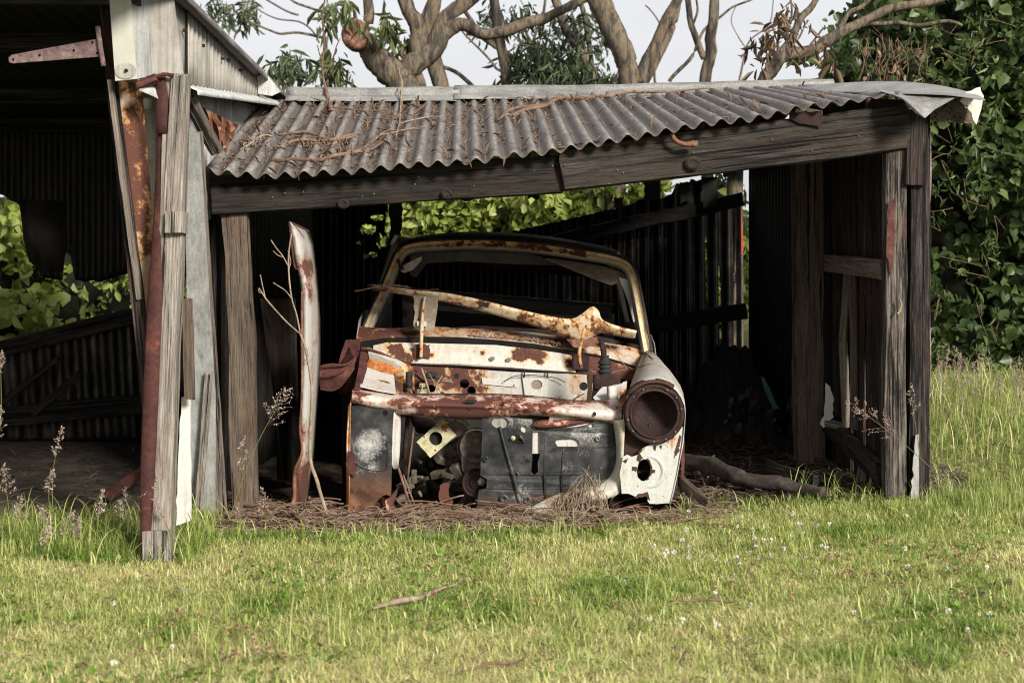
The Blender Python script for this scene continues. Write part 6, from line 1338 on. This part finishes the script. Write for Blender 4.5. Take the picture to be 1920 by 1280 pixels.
stalk((1775, 905), (1592, 752), 6.9, 120, 46, 'long seed stalk leaning left across the right corner post', 24, .02); stalk((1725, 860), (1706, 718), 6.95, 60, 18, n=12, lab='short seed stalk standing against the right corner post')
for i in range(26):
    x = random.uniform(1752, 1925); Yd = random.uniform(8.6, 10.5); zt = random.uniform(640, 715); stalk((x+random.gauss(0, 20), 800), (x, zt), Yd, random.uniform(40, 70), random.uniform(12, 22), n=12, lab='pale seed stalk in the long grass before the hedge')
# long bent blades standing out of the grass
def blades(name, n, gen, mat, seed):
    r = random.Random(seed); V = []; Fc = []; vr = []
    for i in range(n):
        x, y, H = gen(r); a = r.uniform(0, 6.28); ln = r.uniform(.35, 1.2)*H; w = r.uniform(.0015, .0032); k = len(V); v = r.random()*.64; fx, fy = math.cos(a), math.sin(a); z0 = gz(x, y)
        for q in range(8):
            t = q/7; cx = x+fx*ln*t**1.8; cy = y+fy*ln*t**1.8; cz = z0+H*(t*1.25-.45*t*t*t*(ln/H*1.6)); ww = w*(1-t**2.2)+.0002
            V += [(cx+fy*ww, cy-fx*ww, cz), (cx-fy*ww, cy+fx*ww, cz)]; vr += [v, v]
        for q in range(7): Fc.append((k+2*q, k+2*q+1, k+2*q+3, k+2*q+2))
    o = mk(name, V, Fc, mat, smooth=True); at = o.data.attributes.new('var', 'FLOAT', 'POINT'); at.data.foreach_set('value', vr); return tag(o, kind='stuff')
blades('long_grass', 620, lambda r: (r.uniform(-2.6, -1.3), r.uniform(5.75, 6.6), r.uniform(.07, .24)), 'grass', 1)
blades('edge_grass', 420, lambda r: (lambda x: (x, front_edge(x)-abs(r.gauss(0, .10))+.03, r.uniform(.03, .12)))(r.uniform(-1.3, 1.9)), 'grass', 2)
blades('tall_field_grass', 1800, lambda r: (lambda y: (r.uniform(1.95, 4.6), y, r.uniform(.05, .09+.05*(y-7))))(r.uniform(7.2, 11.3)), 'grass', 3)
blades('dry_field_grass', 500, lambda r: (r.uniform(1.95, 4.6), r.uniform(8.2, 11.3), r.uniform(.1, .3)), 'grass_dry', 4)
blades('coarse_lawn_blades', 5200, lambda r: (lambda y: (r.uniform(-.4*y, .4*y), y, r.uniform(.035, .085)))(r.uniform(3.8, 6.35)), 'grass', 6)
blades('dry_lawn_blades', 1600, lambda r: (lambda y: (r.uniform(-.4*y, .4*y), y, r.uniform(.025, .05)))(r.uniform(3.8, 6.35)), 'grass_dry', 7)

# ------------------------------------------------------------------ camera, sky, light
cam = bpy.data.cameras.new('camera'); co = bpy.data.objects.new('camera', cam); COL.objects.link(co)
co.location = (0, 0, CZ); co.rotation_euler = (math.pi/2, 0, 0)
cam.lens = 50.0; cam.sensor_width = 36; cam.shift_y = -160/1920; cam.clip_end = 2000; cam.clip_start = .05
cam.dof.use_dof = True; cam.dof.focus_distance = 7.2; cam.dof.aperture_fstop = 4.0
SC.camera = co
SUN = Vector((.62, -.97, .54)).normalized()
el = math.asin(SUN.z); az = math.atan2(SUN.x, SUN.y)
ld = bpy.data.lights.new('sun', 'SUN'); ld.energy = 4.1; ld.angle = math.radians(12.0); ld.color = (1, .95, .87)
lo = bpy.data.objects.new('sun', ld); COL.objects.link(lo); lo.rotation_euler = SUN.to_track_quat('Z', 'Y').to_euler()
W = bpy.data.worlds.new('World'); SC.world = W; W.use_nodes = True; nt = W.node_tree; nt.nodes.clear()
wo = nt.nodes.new('ShaderNodeOutputWorld'); sk = nt.nodes.new('ShaderNodeTexSky'); sk.sky_type = 'NISHITA'; sk.sun_disc = False
sk.sun_elevation = el; sk.sun_rotation = az; sk.dust_density = 4; sk.air_density = 1.2
b1 = nt.nodes.new('ShaderNodeBackground'); b1.inputs[1].default_value = .08; nt.links.new(sk.outputs[0], b1.inputs[0])
tc = nt.nodes.new('ShaderNodeTexCoord'); mp = nt.nodes.new('ShaderNodeMapping'); mp.inputs['Scale'].default_value = (1, 1, 4)
nt.links.new(tc.outputs['Generated'], mp.inputs[0]); nz = nt.nodes.new('ShaderNodeTexNoise'); nz.inputs['Scale'].default_value = 2.2; nz.inputs['Detail'].default_value = 5
nt.links.new(mp.outputs[0], nz.inputs[0]); rp = nt.nodes.new('ShaderNodeValToRGB'); nt.links.new(nz.outputs[0], rp.inputs[0])
rp.color_ramp.elements[0].position = .3; rp.color_ramp.elements[0].color = (.64, .645, .67, 1); rp.color_ramp.elements[1].position = .7; rp.color_ramp.elements[1].color = (.80, .80, .82, 1)
b2 = nt.nodes.new('ShaderNodeBackground'); b2.inputs[1].default_value = .72; nt.links.new(rp.outputs[0], b2.inputs[0])
mx = nt.nodes.new('ShaderNodeMixShader'); mx.inputs[0].default_value = .88
nt.links.new(b1.outputs[0], mx.inputs[1]); nt.links.new(b2.outputs[0], mx.inputs[2]); nt.links.new(mx.outputs[0], wo.inputs[0])
SC.view_settings.view_transform = 'Standard'; SC.view_settings.look = 'None'; SC.view_settings.exposure = .74; SC.view_settings.gamma = 1
SC.cycles.filter_width = 1.1; SC.cycles.max_bounces = 7; SC.cycles.transparent_max_bounces = 4; SC.cycles.use_denoising = True
